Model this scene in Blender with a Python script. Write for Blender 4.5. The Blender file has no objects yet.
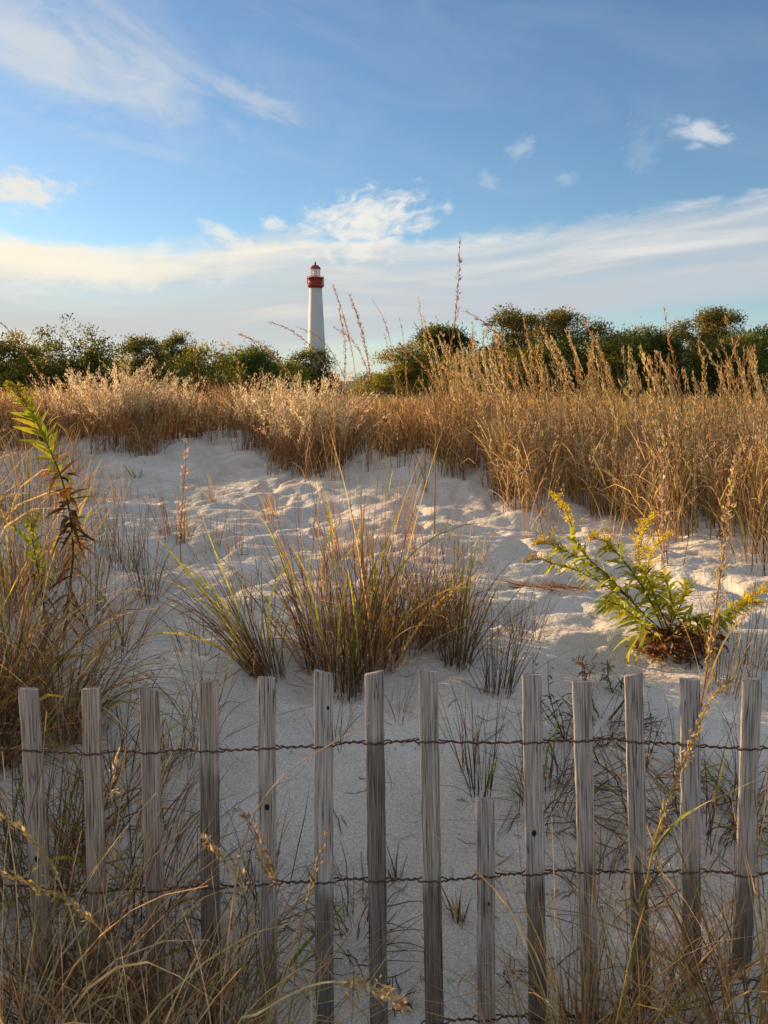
import bpy, math, random
import numpy as np
from mathutils import Vector, Matrix

SC = bpy.context.scene
COL = SC.collection
rng = np.random.default_rng(11)
PI = math.pi
rad = math.radians

# ---------------------------------------------------------------- camera
CAMZ, PITCH, F = 1.40, rad(9.7), 770.0
cd = bpy.data.cameras.new('camera')
cam = bpy.data.objects.new('camera', cd)
COL.objects.link(cam)
cam.location = (0, 0, CAMZ)
cam.rotation_euler = (rad(90) - PITCH, 0, 0)
cd.sensor_fit = 'HORIZONTAL'
cd.sensor_width = 36
cd.lens = F / 768 * 36
cd.clip_start, cd.clip_end = 0.02, 6000
cd.dof.use_dof = True
cd.dof.focus_distance = 3.6
cd.dof.aperture_fstop = 24
SC.camera = cam


def ray(px, py):
    """unit-depth direction (y = 1) through a place in the view"""
    cx, cy = (px - 384) / F, (512 - py) / F
    d = np.array([cx, math.cos(PITCH) + cy * math.sin(PITCH), -math.sin(PITCH) + cy * math.cos(PITCH)])
    return d / d[1]


def pt(px, py, y):
    return np.array([0, 0, CAMZ]) + ray(px, py) * y


# ---------------------------------------------------------------- noise
TBL = np.random.default_rng(5).random((256, 256))


def vnoise(x, y):
    x = np.asarray(x, float); y = np.asarray(y, float)
    xi = np.floor(x).astype(int); yi = np.floor(y).astype(int)
    fx = x - xi; fy = y - yi
    fx = fx * fx * fx * (fx * (fx * 6 - 15) + 10); fy = fy * fy * fy * (fy * (fy * 6 - 15) + 10)
    g = lambda a, b: TBL[a & 255, b & 255]
    return ((g(xi, yi) * (1 - fx) + g(xi + 1, yi) * fx) * (1 - fy)
            + (g(xi, yi + 1) * (1 - fx) + g(xi + 1, yi + 1) * fx) * fy) - 0.5


def fbm(x, y, o=4):
    s = 0; a = 1.0
    for k in range(o):
        s = s + a * vnoise(x * 2 ** k + 17.3 * k, y * 2 ** k + 9.1 * k); a *= 0.5
    return s


PY = np.array([-40, -3, 0.8, 1.3, 1.5, 1.75, 2.1, 2.5, 3.2, 5, 8, 10, 13, 18, 30, 60, 150, 290, 700, 5000.])
PZ = np.array([-1.5, -1.42, -1.36, -1.31, -1.27, -1.16, -1.04, -0.985, -0.95, -0.90, -0.82, -0.74, -0.66, -0.8, -1.0, -1.3, -2.5, -4.5, -4.5, -4.5])


def sm(a, b, x):
    t = np.clip((x - a) / (b - a), 0, 1)
    return t * t * (3 - 2 * t)


def G(x, y, detail=True):
    """height of the sand above the datum (the camera is at CAMZ)"""
    x = np.asarray(x, float); y = np.asarray(y, float)
    yy = y + 0.22 * np.exp(-((y - 2) / 1.2) ** 2) * fbm(x * 1.1 + 3, y * .6, 2)
    z = np.interp(yy, PY, PZ)
    z = (z + np.interp(yy - .18, PY, PZ) + np.interp(yy + .18, PY, PZ)) / 3
    near = np.exp(-((y - 1.35) / 0.55) ** 2)
    z = z + 0.10 * near * sm(0.35, 0.75, x) + 0.10 * near * sm(0.30, 0.7, -x)
    z = z + 0.22 * np.exp(-((x + 7) / 3.5) ** 2 - ((y - 15) / 4.) ** 2)          # rise at the back left
    z = z + 0.15 * np.exp(-((x + 2.3) / 1.3) ** 2 - ((y - 9.2) / 1.6) ** 2)       # pale crest
    z = z + 0.15 * np.exp(-((x - 0.6) / .9) ** 2 - ((y - 6.9) / .9) ** 2)
    z = z - 0.05 * np.exp(-((x - 1.0) / .5) ** 2 - ((y - 3.6) / .7) ** 2)
    z = z + 0.06 * np.exp(-((x + .15) / .5) ** 2 - ((y - 3.1) / .5) ** 2)
    w = sm(1.6, 3.2, y) * (1 - sm(60, 200, y))
    z = z + w * 0.16 * fbm(x * .55 + 4.2, y * .45, 3)
    if detail:
        a = sm(1.9, 3.4, y) * (1 - sm(18, 30, y))
        n1 = fbm(x * 3.6 + 1.7 * fbm(x * 1.5, y * 1.5 + 8, 2), y * 4.6 + 31, 3)
        z = z + (0.016 + 0.040 * a) * n1
        pit = vnoise(x * 5.2 + 90, y * 4.4 + 40)
        z = z - a * 0.032 * sm(.12, .32, pit)
        z = z + (0.004 + 0.014 * a) * fbm(x * 12, y * 16 + 5, 3)
        nb = sm(1.3, 1.6, y) * (1 - sm(2.4, 3.4, y))
        z = z + nb * (0.020 * fbm(x * 5.5 + 3, y * 6, 4) - .014 * sm(.16, .34, vnoise(x * 9 + 7, y * 8)))
    return z + CAMZ


def ground(px, py):
    r = ray(px, py)
    ys = np.concatenate([np.arange(0.8, 20, 0.01), np.arange(20, 400, .5)])
    zz = CAMZ + r[2] * ys
    hit = np.nonzero(zz <= G(r[0] * ys, ys))[0]
    y = ys[hit[0]] if len(hit) else 40.0
    return np.array([r[0] * y, y, float(G(r[0] * y, y))])


# ---------------------------------------------------------------- mesh collecting
class Geo:
    def __init__(s):
        s.v, s.f, s.c, s.n = [], [], [], 0

    def grid(s, V, C, closed=False):
        """V (N,K,S,3) rows of K rings with S points; quads between"""
        N, K, S, _ = V.shape
        idx = np.arange(N * K * S).reshape(N, K, S) + s.n
        if closed:
            a = idx; b = np.roll(idx, -1, axis=2)
        else:
            a = idx[:, :, :-1]; b = idx[:, :, 1:]
        q = np.stack([a[:, :-1], b[:, :-1], b[:, 1:], a[:, 1:]], -1).reshape(-1, 4)
        s.v.append(V.reshape(-1, 3)); s.f.append(q)
        s.c.append(np.broadcast_to(C[:, :, None, :], (N, K, S, 3)).reshape(-1, 3))
        s.n += N * K * S

    def ribbons(s, P, W, S, C):
        if S.ndim == 2: S = S[:, None, :]
        if C.ndim == 2: C = np.broadcast_to(C[:, None, :], P.shape)
        o = S * W[..., None] * .5
        s.grid(np.stack([P - o, P + o], 2), C)

    def tubes(s, P, R, C, sides=3):
        if C.ndim == 2: C = np.broadcast_to(C[:, None, :], P.shape)
        T = np.gradient(P, axis=1); T /= np.linalg.norm(T, axis=2, keepdims=True) + 1e-9
        up = np.where(np.abs(T[..., 2:3]) > .9, np.array([1., 0, 0]), np.array([0, 0, 1.]))
        A = np.cross(T, up); A /= np.linalg.norm(A, axis=2, keepdims=True) + 1e-9
        B = np.cross(T, A)
        an = np.arange(sides) * 2 * PI / sides
        V = P[:, :, None] + R[..., None, None] * (A[:, :, None] * np.cos(an)[:, None] + B[:, :, None] * np.sin(an)[:, None])
        s.grid(V, C, True)

    def leaves(s, B, D, L, W, C, rolls=None):
        """diamond leaves from B along D"""
        N = len(B)
        D = D / (np.linalg.norm(D, axis=1, keepdims=True) + 1e-9)
        r = rng.normal(size=(N, 3)) if rolls is None else rolls
        S = np.cross(D, r); S /= np.linalg.norm(S, axis=1, keepdims=True) + 1e-9
        nrm = np.cross(D, S)
        L = np.broadcast_to(L, (N,))[:, None]; W = np.broadcast_to(W, (N,))[:, None]
        mid = B + D * L * .45 + nrm * L * .06
        V = np.stack([B, mid + S * W * .5, B + D * L, mid - S * W * .5], 1)
        s.v.append(V.reshape(-1, 3)); s.f.append(np.arange(N * 4).reshape(N, 4) + s.n)
        s.c.append(np.repeat(C, 4, 0)); s.n += N * 4

    def build(s, name, mat, parent=None, origin=(0, 0, 0)):
        V = np.concatenate(s.v) - np.asarray(origin, float)
        Fq = np.concatenate(s.f); Cc = np.concatenate(s.c)
        return link_mesh(name, V, Fq, mat, parent, Cc, None if parent else origin)


def link_mesh(name, V, Fq, mat, parent=None, Cc=None, loc=None, smooth=True):
    me = bpy.data.meshes.new(name)
    me.vertices.add(len(V)); me.vertices.foreach_set('co', V.astype(np.float32).ravel())
    me.loops.add(Fq.size); me.loops.foreach_set('vertex_index', Fq.astype(np.int32).ravel())
    me.polygons.add(len(Fq))
    me.polygons.foreach_set('loop_start', np.arange(0, Fq.size, 4, dtype=np.int32))
    me.polygons.foreach_set('use_smooth', np.full(len(Fq), smooth))
    if Cc is not None:
        at = me.color_attributes.new('tint', 'FLOAT_COLOR', 'POINT')
        at.data.foreach_set('color', np.concatenate([np.clip(Cc, 0, 1), np.ones((len(Cc), 1))], 1).astype(np.float32).ravel())
    me.update(calc_edges=True)
    me.materials.append(mat)
    o = bpy.data.objects.new(name, me)
    COL.objects.link(o)
    if parent is not None: o.parent = parent
    if loc is not None: o.location = loc
    return o


def bm_obj(name, bm, mat, parent=None, smooth=False):
    me = bpy.data.meshes.new(name); bm.to_mesh(me); bm.free()
    if smooth:
        me.polygons.foreach_set('use_smooth', [True] * len(me.polygons))
    me.materials.append(mat)
    o = bpy.data.objects.new(name, me); COL.objects.link(o)
    if parent is not None: o.parent = parent
    return o


def tag(o, label=None, cat=None, group=None, kind=None):
    if label: o['label'] = label
    if cat: o['category'] = cat
    if group: o['group'] = group
    if kind: o['kind'] = kind
    return o


def thing(name, loc, label, cat, group=None):
    o = bpy.data.objects.new(name, None); COL.objects.link(o)
    o.empty_display_size = .1
    o.location = loc
    return tag(o, label, cat, group)


def pick(pal, n, jit=.12):
    pal = np.array(pal, float)
    c = pal[rng.integers(0, len(pal), n)]
    return c * (1 + rng.normal(0, jit, (n, 1))) * (1 + rng.normal(0, jit * .3, (n, 3)))


def stalks(B, az, th0, bend, L, K, wob=.0, pw=1.3):
    """curved lines: B (N,3), azimuth, tilt at the base, added tilt at the tip, length"""
    N = len(B)
    t = (np.arange(K - 1) + .5) / (K - 1)
    th = th0[:, None] + bend[:, None] * t ** pw
    a = az[:, None] + wob * np.cumsum(rng.normal(0, 1, (N, K - 1)), 1) / math.sqrt(K)
    d = np.stack([np.sin(th) * np.cos(a), np.sin(th) * np.sin(a), np.cos(th)], -1)
    P = np.concatenate([np.zeros((N, 1, 3)), np.cumsum(d * (L / (K - 1))[:, None, None], 1)], 1)
    return P + B[:, None, :]


def side_vec(P, roll):
    T = P[:, -1] - P[:, 0]
    T = T / (np.linalg.norm(T, axis=1, keepdims=True) + 1e-9)
    h = np.cross(T, rng.normal(size=T.shape)); h /= np.linalg.norm(h, axis=1, keepdims=True) + 1e-9
    k = np.cross(T, np.array([0, 0, 1.])); k /= np.linalg.norm(k, axis=1, keepdims=True) + 1e-9
    v = k * (1 - roll) + h * roll
    return v / (np.linalg.norm(v, axis=1, keepdims=True) + 1e-9)


def curve(pts, K):
    p = np.array(pts, float)
    p = np.concatenate([[2 * p[0] - p[1]], p, [2 * p[-1] - p[-2]]])
    n = len(p) - 3
    out = []
    for u in np.linspace(0, n - 1e-6, K):
        i = int(u); t = u - i
        a, b, c, d = p[i:i + 4]
        out.append(.5 * (2 * b + (c - a) * t + (2 * a - 5 * b + 4 * c - d) * t * t + (3 * b - a - 3 * c + d) * t ** 3))
    return np.array(out)


def along(P, idx, t):
    """points and tangents on lines P (N,K,3) at line idx and parameter t in 0..1"""
    K = P.shape[1]
    u = np.clip(t, 0, .9999) * (K - 1); i = u.astype(int); f = (u - i)[:, None]
    a = P[idx, i]; b = P[idx, i + 1]
    T = b - a; T = T / (np.linalg.norm(T, axis=1, keepdims=True) + 1e-9)
    return a * (1 - f) + b * f, T


# ---------------------------------------------------------------- materials
def newmat(name):
    m = bpy.data.materials.new(name); m.use_nodes = True
    nt = m.node_tree; nt.nodes.clear()
    out = nt.nodes.new('ShaderNodeOutputMaterial')
    return m, nt, out


def nd(nt, typ, **kw):
    n = nt.nodes.new(typ)
    for k, v in kw.items():
        if k.startswith('i_'):
            n.inputs[k[2:].replace('_', ' ')].default_value = v
        else:
            setattr(n, k, v)
    return n


def plant_mat(name, transl, rough=.6, spec=.25, warm=(1.0, 1.0, 1.0)):
    m, nt, out = newmat(name)
    at = nd(nt, 'ShaderNodeAttribute', attribute_name='tint')
    tc = nd(nt, 'ShaderNodeTexCoord')
    no = nd(nt, 'ShaderNodeTexNoise'); no.inputs['Scale'].default_value = 45; no.inputs['Detail'].default_value = 3
    nt.links.new(tc.outputs['Object'], no.inputs['Vector'])
    mr = nd(nt, 'ShaderNodeMapRange'); mr.inputs['From Min'].default_value = .3; mr.inputs['From Max'].default_value = .7
    mr.inputs['To Min'].default_value = .72; mr.inputs['To Max'].default_value = 1.25
    nt.links.new(no.outputs['Fac'], mr.inputs['Value'])
    mx = nd(nt, 'ShaderNodeMix', data_type='RGBA', blend_type='MULTIPLY'); mx.inputs['Factor'].default_value = 1
    nt.links.new(at.outputs['Color'], mx.inputs['A']); nt.links.new(mr.outputs['Result'], mx.inputs['B'])
    bs = nd(nt, 'ShaderNodeBsdfPrincipled'); bs.inputs['Roughness'].default_value = rough
    bs.inputs['Specular IOR Level'].default_value = spec
    nt.links.new(mx.outputs['Result'], bs.inputs['Base Color'])
    tr = nd(nt, 'ShaderNodeBsdfTranslucent')
    wm = nd(nt, 'ShaderNodeMix', data_type='RGBA', blend_type='MULTIPLY'); wm.inputs['Factor'].default_value = 1
    wm.inputs['B'].default_value = (*warm, 1)
    nt.links.new(mx.outputs['Result'], wm.inputs['A']); nt.links.new(wm.outputs['Result'], tr.inputs['Color'])
    ms = nd(nt, 'ShaderNodeMixShader'); ms.inputs['Fac'].default_value = transl
    nt.links.new(bs.outputs[0], ms.inputs[1]); nt.links.new(tr.outputs[0], ms.inputs[2])
    nt.links.new(ms.outputs[0], out.inputs['Surface'])
    return m


M_STEM = plant_mat('dry_stem', .4, .7, .1)
M_BLADE = plant_mat('grass_blade', .45, .7, .08, warm=(1.1, 1.05, .8))
M_SEED = plant_mat('seed_fluff', .5, .8, .1)
M_LEAF = plant_mat('green_leaf', .45, .7, .02, (1.3, 1.3, .6))
M_SHRUB = plant_mat('shrub_leaf', .42, .55, .2, (1.4, 1.25, .6))
M_BARK = plant_mat('bark', .0, .9, .1)


def mat_sand():
    m, nt, out = newmat('pale_sand')
    L = nt.links.new
    tc = nd(nt, 'ShaderNodeTexCoord')
    bs = nd(nt, 'ShaderNodeBsdfPrincipled'); bs.inputs['Roughness'].default_value = .95
    bs.inputs['Specular IOR Level'].default_value = .15
    n1 = nd(nt, 'ShaderNodeTexNoise'); n1.inputs['Scale'].default_value = 2.2; n1.inputs['Detail'].default_value = 6; n1.inputs['Roughness'].default_value = .65
    n2 = nd(nt, 'ShaderNodeTexNoise'); n2.inputs['Scale'].default_value = 240; n2.inputs['Detail'].default_value = 3
    n3 = nd(nt, 'ShaderNodeTexNoise'); n3.inputs['Scale'].default_value = 38; n3.inputs['Detail'].default_value = 5
    for n in (n1, n2, n3): L(tc.outputs['Object'], n.inputs['Vector'])
    cr = nd(nt, 'ShaderNodeValToRGB')
    cr.color_ramp.elements[0].position = .3; cr.color_ramp.elements[0].color = (.47, .43, .375, 1)
    cr.color_ramp.elements[1].position = .68; cr.color_ramp.elements[1].color = (.64, .60, .535, 1)
    L(n1.outputs['Fac'], cr.inputs['Fac'])
    mr = nd(nt, 'ShaderNodeMapRange'); mr.inputs['From Min'].default_value = .32; mr.inputs['From Max'].default_value = .68
    mr.inputs['To Min'].default_value = .7; mr.inputs['To Max'].default_value = 1.25
    L(n2.outputs['Fac'], mr.inputs['Value'])
    mx = nd(nt, 'ShaderNodeMix', data_type='RGBA', blend_type='MULTIPLY'); mx.inputs['Factor'].default_value = 1
    L(cr.outputs['Color'], mx.inputs['A']); L(mr.outputs['Result'], mx.inputs['B'])
    # farther out the flat behind the dune is covered in turf and leaf litter
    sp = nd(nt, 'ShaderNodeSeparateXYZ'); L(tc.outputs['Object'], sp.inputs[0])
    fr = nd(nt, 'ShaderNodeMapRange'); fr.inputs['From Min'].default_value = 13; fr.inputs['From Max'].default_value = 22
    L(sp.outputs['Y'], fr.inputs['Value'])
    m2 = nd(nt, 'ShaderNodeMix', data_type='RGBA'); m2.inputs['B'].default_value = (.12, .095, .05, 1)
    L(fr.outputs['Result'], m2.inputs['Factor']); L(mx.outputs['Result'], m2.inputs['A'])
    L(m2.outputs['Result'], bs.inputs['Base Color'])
    b1 = nd(nt, 'ShaderNodeBump'); b1.inputs['Strength'].default_value = .55; b1.inputs['Distance'].default_value = .02
    L(n3.outputs['Fac'], b1.inputs['Height'])
    b2 = nd(nt, 'ShaderNodeBump'); b2.inputs['Strength'].default_value = .5; b2.inputs['Distance'].default_value = .002
    L(n2.outputs['Fac'], b2.inputs['Height']); L(b1.outputs[0], b2.inputs['Normal'])
    L(b2.outputs[0], bs.inputs['Normal'])
    L(bs.outputs[0], out.inputs['Surface'])
    return m


def mat_plain(name, col, rough=.6, var=.15, scale=2., spec=.3):
    m, nt, out = newmat(name)
    L = nt.links.new
    tc = nd(nt, 'ShaderNodeTexCoord')
    no = nd(nt, 'ShaderNodeTexNoise'); no.inputs['Scale'].default_value = scale; no.inputs['Detail'].default_value = 5
    L(tc.outputs['Object'], no.inputs['Vector'])
    cr = nd(nt, 'ShaderNodeValToRGB')
    cr.color_ramp.elements[0].position = .3; cr.color_ramp.elements[0].color = (*[c * (1 - var) for c in col], 1)
    cr.color_ramp.elements[1].position = .7; cr.color_ramp.elements[1].color = (*[min(1, c * (1 + var)) for c in col], 1)
    L(no.outputs['Fac'], cr.inputs['Fac'])
    bs = nd(nt, 'ShaderNodeBsdfPrincipled'); bs.inputs['Roughness'].default_value = rough
    bs.inputs['Specular IOR Level'].default_value = spec
    L(cr.outputs['Color'], bs.inputs['Base Color']); L(bs.outputs[0], out.inputs['Surface'])
    return m


def mat_wood():
    m, nt, out = newmat('weathered_wood')
    L = nt.links.new
    tc = nd(nt, 'ShaderNodeTexCoord'); oi = nd(nt, 'ShaderNodeObjectInfo')

    def math_(op, a, b=0.):
        n = nd(nt, 'ShaderNodeMath', operation=op)
        for k, v in enumerate((a, b)):
            if isinstance(v, (int, float)): n.inputs[k].default_value = v
            else: L(v, n.inputs[k])
        return n.outputs[0]
    sep = nd(nt, 'ShaderNodeSeparateXYZ'); L(tc.outputs['Object'], sep.inputs[0])
    kx = nd(nt, 'ShaderNodeAttribute', attribute_type='OBJECT', attribute_name='knot_x')
    kz = nd(nt, 'ShaderNodeAttribute', attribute_type='OBJECT', attribute_name='knot_z')
    ks = nd(nt, 'ShaderNodeAttribute', attribute_type='OBJECT', attribute_name='knot_r')
    dx = math_('SUBTRACT', sep.outputs['X'], kx.outputs['Fac']); dz = math_('SUBTRACT', sep.outputs['Z'], kz.outputs['Fac'])
    dd = math_('SQRT', math_('ADD', math_('MULTIPLY', dx, dx), math_('MULTIPLY', math_('MULTIPLY', dz, dz), .5)))
    kn = math_('DIVIDE', dd, ks.outputs['Fac'])                    # 1 at the knot's rim
    bend = math_('DIVIDE', .008, math_('ADD', math_('MULTIPLY', kn, kn), 1.2))
    off = math_('MULTIPLY', math_('MULTIPLY', bend, dx), 60.)
    cb = nd(nt, 'ShaderNodeCombineXYZ')
    L(math_('ADD', math_('SUBTRACT', sep.outputs['X'], off), math_('MULTIPLY', oi.outputs['Random'], 7.)), cb.inputs[0])
    L(sep.outputs['Y'], cb.inputs[1])
    L(math_('ADD', math_('MULTIPLY', sep.outputs['Z'], .022), oi.outputs['Random']), cb.inputs[2])
    g1 = nd(nt, 'ShaderNodeTexNoise'); g1.inputs['Scale'].default_value = 430; g1.inputs['Detail'].default_value = 4; g1.inputs['Roughness'].default_value = .6
    g2 = nd(nt, 'ShaderNodeTexNoise'); g2.inputs['Scale'].default_value = 80; g2.inputs['Detail'].default_value = 3
    g3 = nd(nt, 'ShaderNodeTexNoise'); g3.inputs['Scale'].default_value = 9; g3.inputs['Detail'].default_value = 4
    L(cb.outputs[0], g1.inputs['Vector']); L(cb.outputs[0], g2.inputs['Vector']); 
    cb2 = nd(nt, 'ShaderNodeVectorMath', operation='ADD'); L(tc.outputs['Object'], cb2.inputs[0])
    cb3 = nd(nt, 'ShaderNodeCombineXYZ'); L(math_('MULTIPLY', oi.outputs['Random'], 9.), cb3.inputs[0]); L(cb3.outputs[0], cb2.inputs[1])
    L(cb2.outputs[0], g3.inputs['Vector'])
    cr = nd(nt, 'ShaderNodeValToRGB'); e = cr.color_ramp.elements
    e[0].position = .33; e[0].color = (.06, .05, .043, 1)
    e[1].position = .64; e[1].color = (.40, .375, .35, 1)
    x = e.new(.46); x.color = (.245, .22, .20, 1)
    L(g1.outputs['Fac'], cr.inputs['Fac'])
    mr = nd(nt, 'ShaderNodeMapRange'); mr.inputs['From Min'].default_value = .3; mr.inputs['From Max'].default_value = .7
    mr.inputs['To Min'].default_value = .82; mr.inputs['To Max'].default_value = 1.18
    L(g2.outputs['Fac'], mr.inputs['Value'])
    m1 = nd(nt, 'ShaderNodeMix', data_type='RGBA', blend_type='MULTIPLY'); m1.inputs['Factor'].default_value = 1
    L(cr.outputs['Color'], m1.inputs['A']); L(mr.outputs['Result'], m1.inputs['B'])
    # tint: some slats browner, some silver
    tn = nd(nt, 'ShaderNodeAttribute', attribute_type='OBJECT', attribute_name='brown')
    tint = nd(nt, 'ShaderNodeMix', data_type='RGBA'); L(tn.outputs['Fac'], tint.inputs['Factor'])
    tint.inputs['A'].default_value = (1.22, 1.2, 1.18, 1); tint.inputs['B'].default_value = (1.15, .97, .84, 1)
    m2 = nd(nt, 'ShaderNodeMix', data_type='RGBA', blend_type='MULTIPLY'); m2.inputs['Factor'].default_value = 1
    L(m1.outputs['Result'], m2.inputs['A']); L(tint.outputs['Result'], m2.inputs['B'])
    # silvery worn patches
    wr = nd(nt, 'ShaderNodeMapRange'); wr.inputs['From Min'].default_value = .54; wr.inputs['From Max'].default_value = .68
    L(g3.outputs['Fac'], wr.inputs['Value'])
    gl = nd(nt, 'ShaderNodeMapRange'); gl.inputs['From Min'].default_value = .48; gl.inputs['From Max'].default_value = .6
    L(g1.outputs['Fac'], gl.inputs['Value'])
    m3 = nd(nt, 'ShaderNodeMix', data_type='RGBA'); m3.inputs['B'].default_value = (.46, .44, .41, 1)
    L(math_('MULTIPLY', math_('MULTIPLY', wr.outputs['Result'], gl.outputs['Result']), .7), m3.inputs['Factor'])
    L(m2.outputs['Result'], m3.inputs['A'])
    # damp rot stain from the lower wire down, ragged edge
    st = nd(nt, 'ShaderNodeAttribute', attribute_type='OBJECT', attribute_name='stain_z')
    rag = math_('MULTIPLY', math_('SUBTRACT', g2.outputs['Fac'], .5), .10)
    sr = nd(nt, 'ShaderNodeMapRange'); sr.inputs['From Min'].default_value = .012; sr.inputs['From Max'].default_value = -.02
    L(math_('ADD', math_('SUBTRACT', sep.outputs['Z'], st.outputs['Fac']), rag), sr.inputs['Value'])
    m4 = nd(nt, 'ShaderNodeMix', data_type='RGBA', blend_type='MULTIPLY'); m4.inputs['B'].default_value = (.42, .40, .38, 1)
    L(math_('MULTIPLY', sr.outputs['Result'], .85), m4.inputs['Factor']); L(m3.outputs['Result'], m4.inputs['A'])
    # drying cracks along the grain
    ck = nd(nt, 'ShaderNodeTexNoise'); ck.inputs['Scale'].default_value = 150; ck.inputs['Detail'].default_value = 1.5
    L(cb.outputs[0], ck.inputs['Vector'])
    cm = nd(nt, 'ShaderNodeMapRange'); cm.inputs['From Min'].default_value = .022; cm.inputs['From Max'].default_value = .004
    L(math_('ABSOLUTE', math_('SUBTRACT', ck.outputs['Fac'], .56)), cm.inputs['Value'])
    cg = nd(nt, 'ShaderNodeMapRange'); cg.inputs['From Min'].default_value = .46; cg.inputs['From Max'].default_value = .56
    L(g3.outputs['Fac'], cg.inputs['Value'])
    mc = nd(nt, 'ShaderNodeMix', data_type='RGBA'); mc.inputs['B'].default_value = (.03, .025, .022, 1)
    L(math_('MULTIPLY', math_('MULTIPLY', cm.outputs['Result'], cg.outputs['Result']), .85), mc.inputs['Factor']); L(m4.outputs['Result'], mc.inputs['A'])
    m4 = mc
    # knot
    kr = nd(nt, 'ShaderNodeMapRange'); kr.inputs['From Min'].default_value = 1.15; kr.inputs['From Max'].default_value = .8
    L(kn, kr.inputs['Value'])
    m5 = nd(nt, 'ShaderNodeMix', data_type='RGBA'); m5.inputs['B'].default_value = (.018, .014, .012, 1)
    L(kr.outputs['Result'], m5.inputs['Factor']); L(m4.outputs['Result'], m5.inputs['A'])
    bs = nd(nt, 'ShaderNodeBsdfPrincipled'); bs.inputs['Roughness'].default_value = .85; bs.inputs['Specular IOR Level'].default_value = .2
    L(m5.outputs['Result'], bs.inputs['Base Color'])
    bp = nd(nt, 'ShaderNodeBump'); bp.inputs['Strength'].default_value = .7; bp.inputs['Distance'].default_value = .0015
    L(g1.outputs['Fac'], bp.inputs['Height']); L(bp.outputs[0], bs.inputs['Normal'])
    L(bs.outputs[0], out.inputs['Surface'])
    return m


M_SAND = mat_sand()
M_WOOD = mat_wood()
M_WIRE = mat_plain('rusted_wire', (.085, .042, .025), .85, .5, 90)

# ---------------------------------------------------------------- sand sheet
def axis(segs):
    out = [segs[0][0]]
    for a, b, s in segs:
        n = max(1, int(round((b - a) / s)))
        out += list(np.linspace(a, b, n + 1)[1:])
    return np.array(out)


ax = axis([(-3000, -300, 900), (-300, -40, 40), (-40, -12, 3), (-12, -4, .16), (-4, -1.8, .045), (-1.8, 1.8, .02), (1.8, 4, .045), (4, 12, .16), (12, 40, 3), (40, 300, 40), (300, 3000, 900)])
ay = axis([(-600, -40, 140), (-40, -4, 6), (-4, .7, .15), (.7, 5.2, .02), (5.2, 11, .035), (11, 18, .12), (18, 40, .8), (40, 300, 12), (300, 5000, 500)])
X, Y = np.meshgrid(ax, ay)
Z = G(X, Y)
V = np.stack([X, Y, Z], -1).reshape(-1, 3)
ii = np.arange(len(V)).reshape(X.shape)
Fq = np.stack([ii[:-1, :-1], ii[:-1, 1:], ii[1:, 1:], ii[1:, :-1]], -1).reshape(-1, 4)
sand = link_mesh('sand_ground', V, Fq, M_SAND)
tag(sand, 'pale rumpled dune sand rising behind the fence', 'ground', None, 'structure')
# ---------------------------------------------------------------- sky, sun
SUN_AZ, SUN_EL = 54.0, 10.3          # degrees left of the view, above the horizon
SC.view_settings.view_transform = 'Standard'
SC.view_settings.look = 'None'
SC.view_settings.exposure = 1.08
SC.view_settings.gamma = 1.0
SC.view_settings.use_curve_mapping = False

W = bpy.data.worlds.new('World'); SC.world = W; W.use_nodes = True
wt = W.node_tree; wt.nodes.clear()
WL = wt.links.new


def wm(op, a, b=0., c=0., clamp=False):
    n = nd(wt, 'ShaderNodeMath', operation=op); n.use_clamp = clamp
    for k, v in enumerate((a, b, c)):
        if k >= len(n.inputs): break
        if isinstance(v, (int, float)): n.inputs[k].default_value = v
        else: WL(v, n.inputs[k])
    return n.outputs[0]


def wsm(v, a, b):
    n = nd(wt, 'ShaderNodeMapRange', interpolation_type='SMOOTHSTEP'); 
    n.inputs['From Min'].default_value = a; n.inputs['From Max'].default_value = b
    WL(v, n.inputs['Value'])
    return n.outputs['Result']


def wnoise(u, v, su, sv, seed=0., detail=5., rough=.55, dist=0.):
    c = nd(wt, 'ShaderNodeCombineXYZ')
    WL(wm('MULTIPLY', u, su), c.inputs[0]); WL(wm('MULTIPLY', v, sv), c.inputs[1]); c.inputs[2].default_value = seed
    n = nd(wt, 'ShaderNodeTexNoise'); n.inputs['Scale'].default_value = 1; n.inputs['Detail'].default_value = detail
    n.inputs['Roughness'].default_value = rough; n.inputs['Distortion'].default_value = dist
    WL(c.outputs[0], n.inputs['Vector'])
    return n.outputs['Fac']


def wmix(f, a, b):
    n = nd(wt, 'ShaderNodeMix', data_type='RGBA')
    if isinstance(f, float): n.inputs['Factor'].default_value = f
    else: WL(f, n.inputs['Factor'])
    for k, v in (('A', a), ('B', b)):
        if isinstance(v, tuple): n.inputs[k].default_value = (*v, 1)
        else: WL(v, n.inputs[k])
    return n.outputs['Result']


sky = nd(wt, 'ShaderNodeTexSky', sky_type='NISHITA')
sky.sun_disc = False
sky.sun_elevation = rad(SUN_EL)
sky.sun_rotation = rad(-SUN_AZ)
sky.altitude = 0; sky.air_density = 1.0; sky.dust_density = .25; sky.ozone_density = 3.2
tc = nd(wt, 'ShaderNodeTexCoord')
sp = nd(wt, 'ShaderNodeSeparateXYZ'); WL(tc.outputs['Generated'], sp.inputs[0])
AZ = wm('MULTIPLY', wm('ARCTAN2', sp.outputs[0], sp.outputs[1]), 180 / PI)
EL = wm('MULTIPLY', wm('ARCSINE', sp.outputs[2]), 180 / PI)


def azel(px, py):
    d = ray(px, py)
    return math.degrees(math.atan2(d[0], d[1])), math.degrees(math.atan2(d[2], math.hypot(d[0], d[1])))


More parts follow.
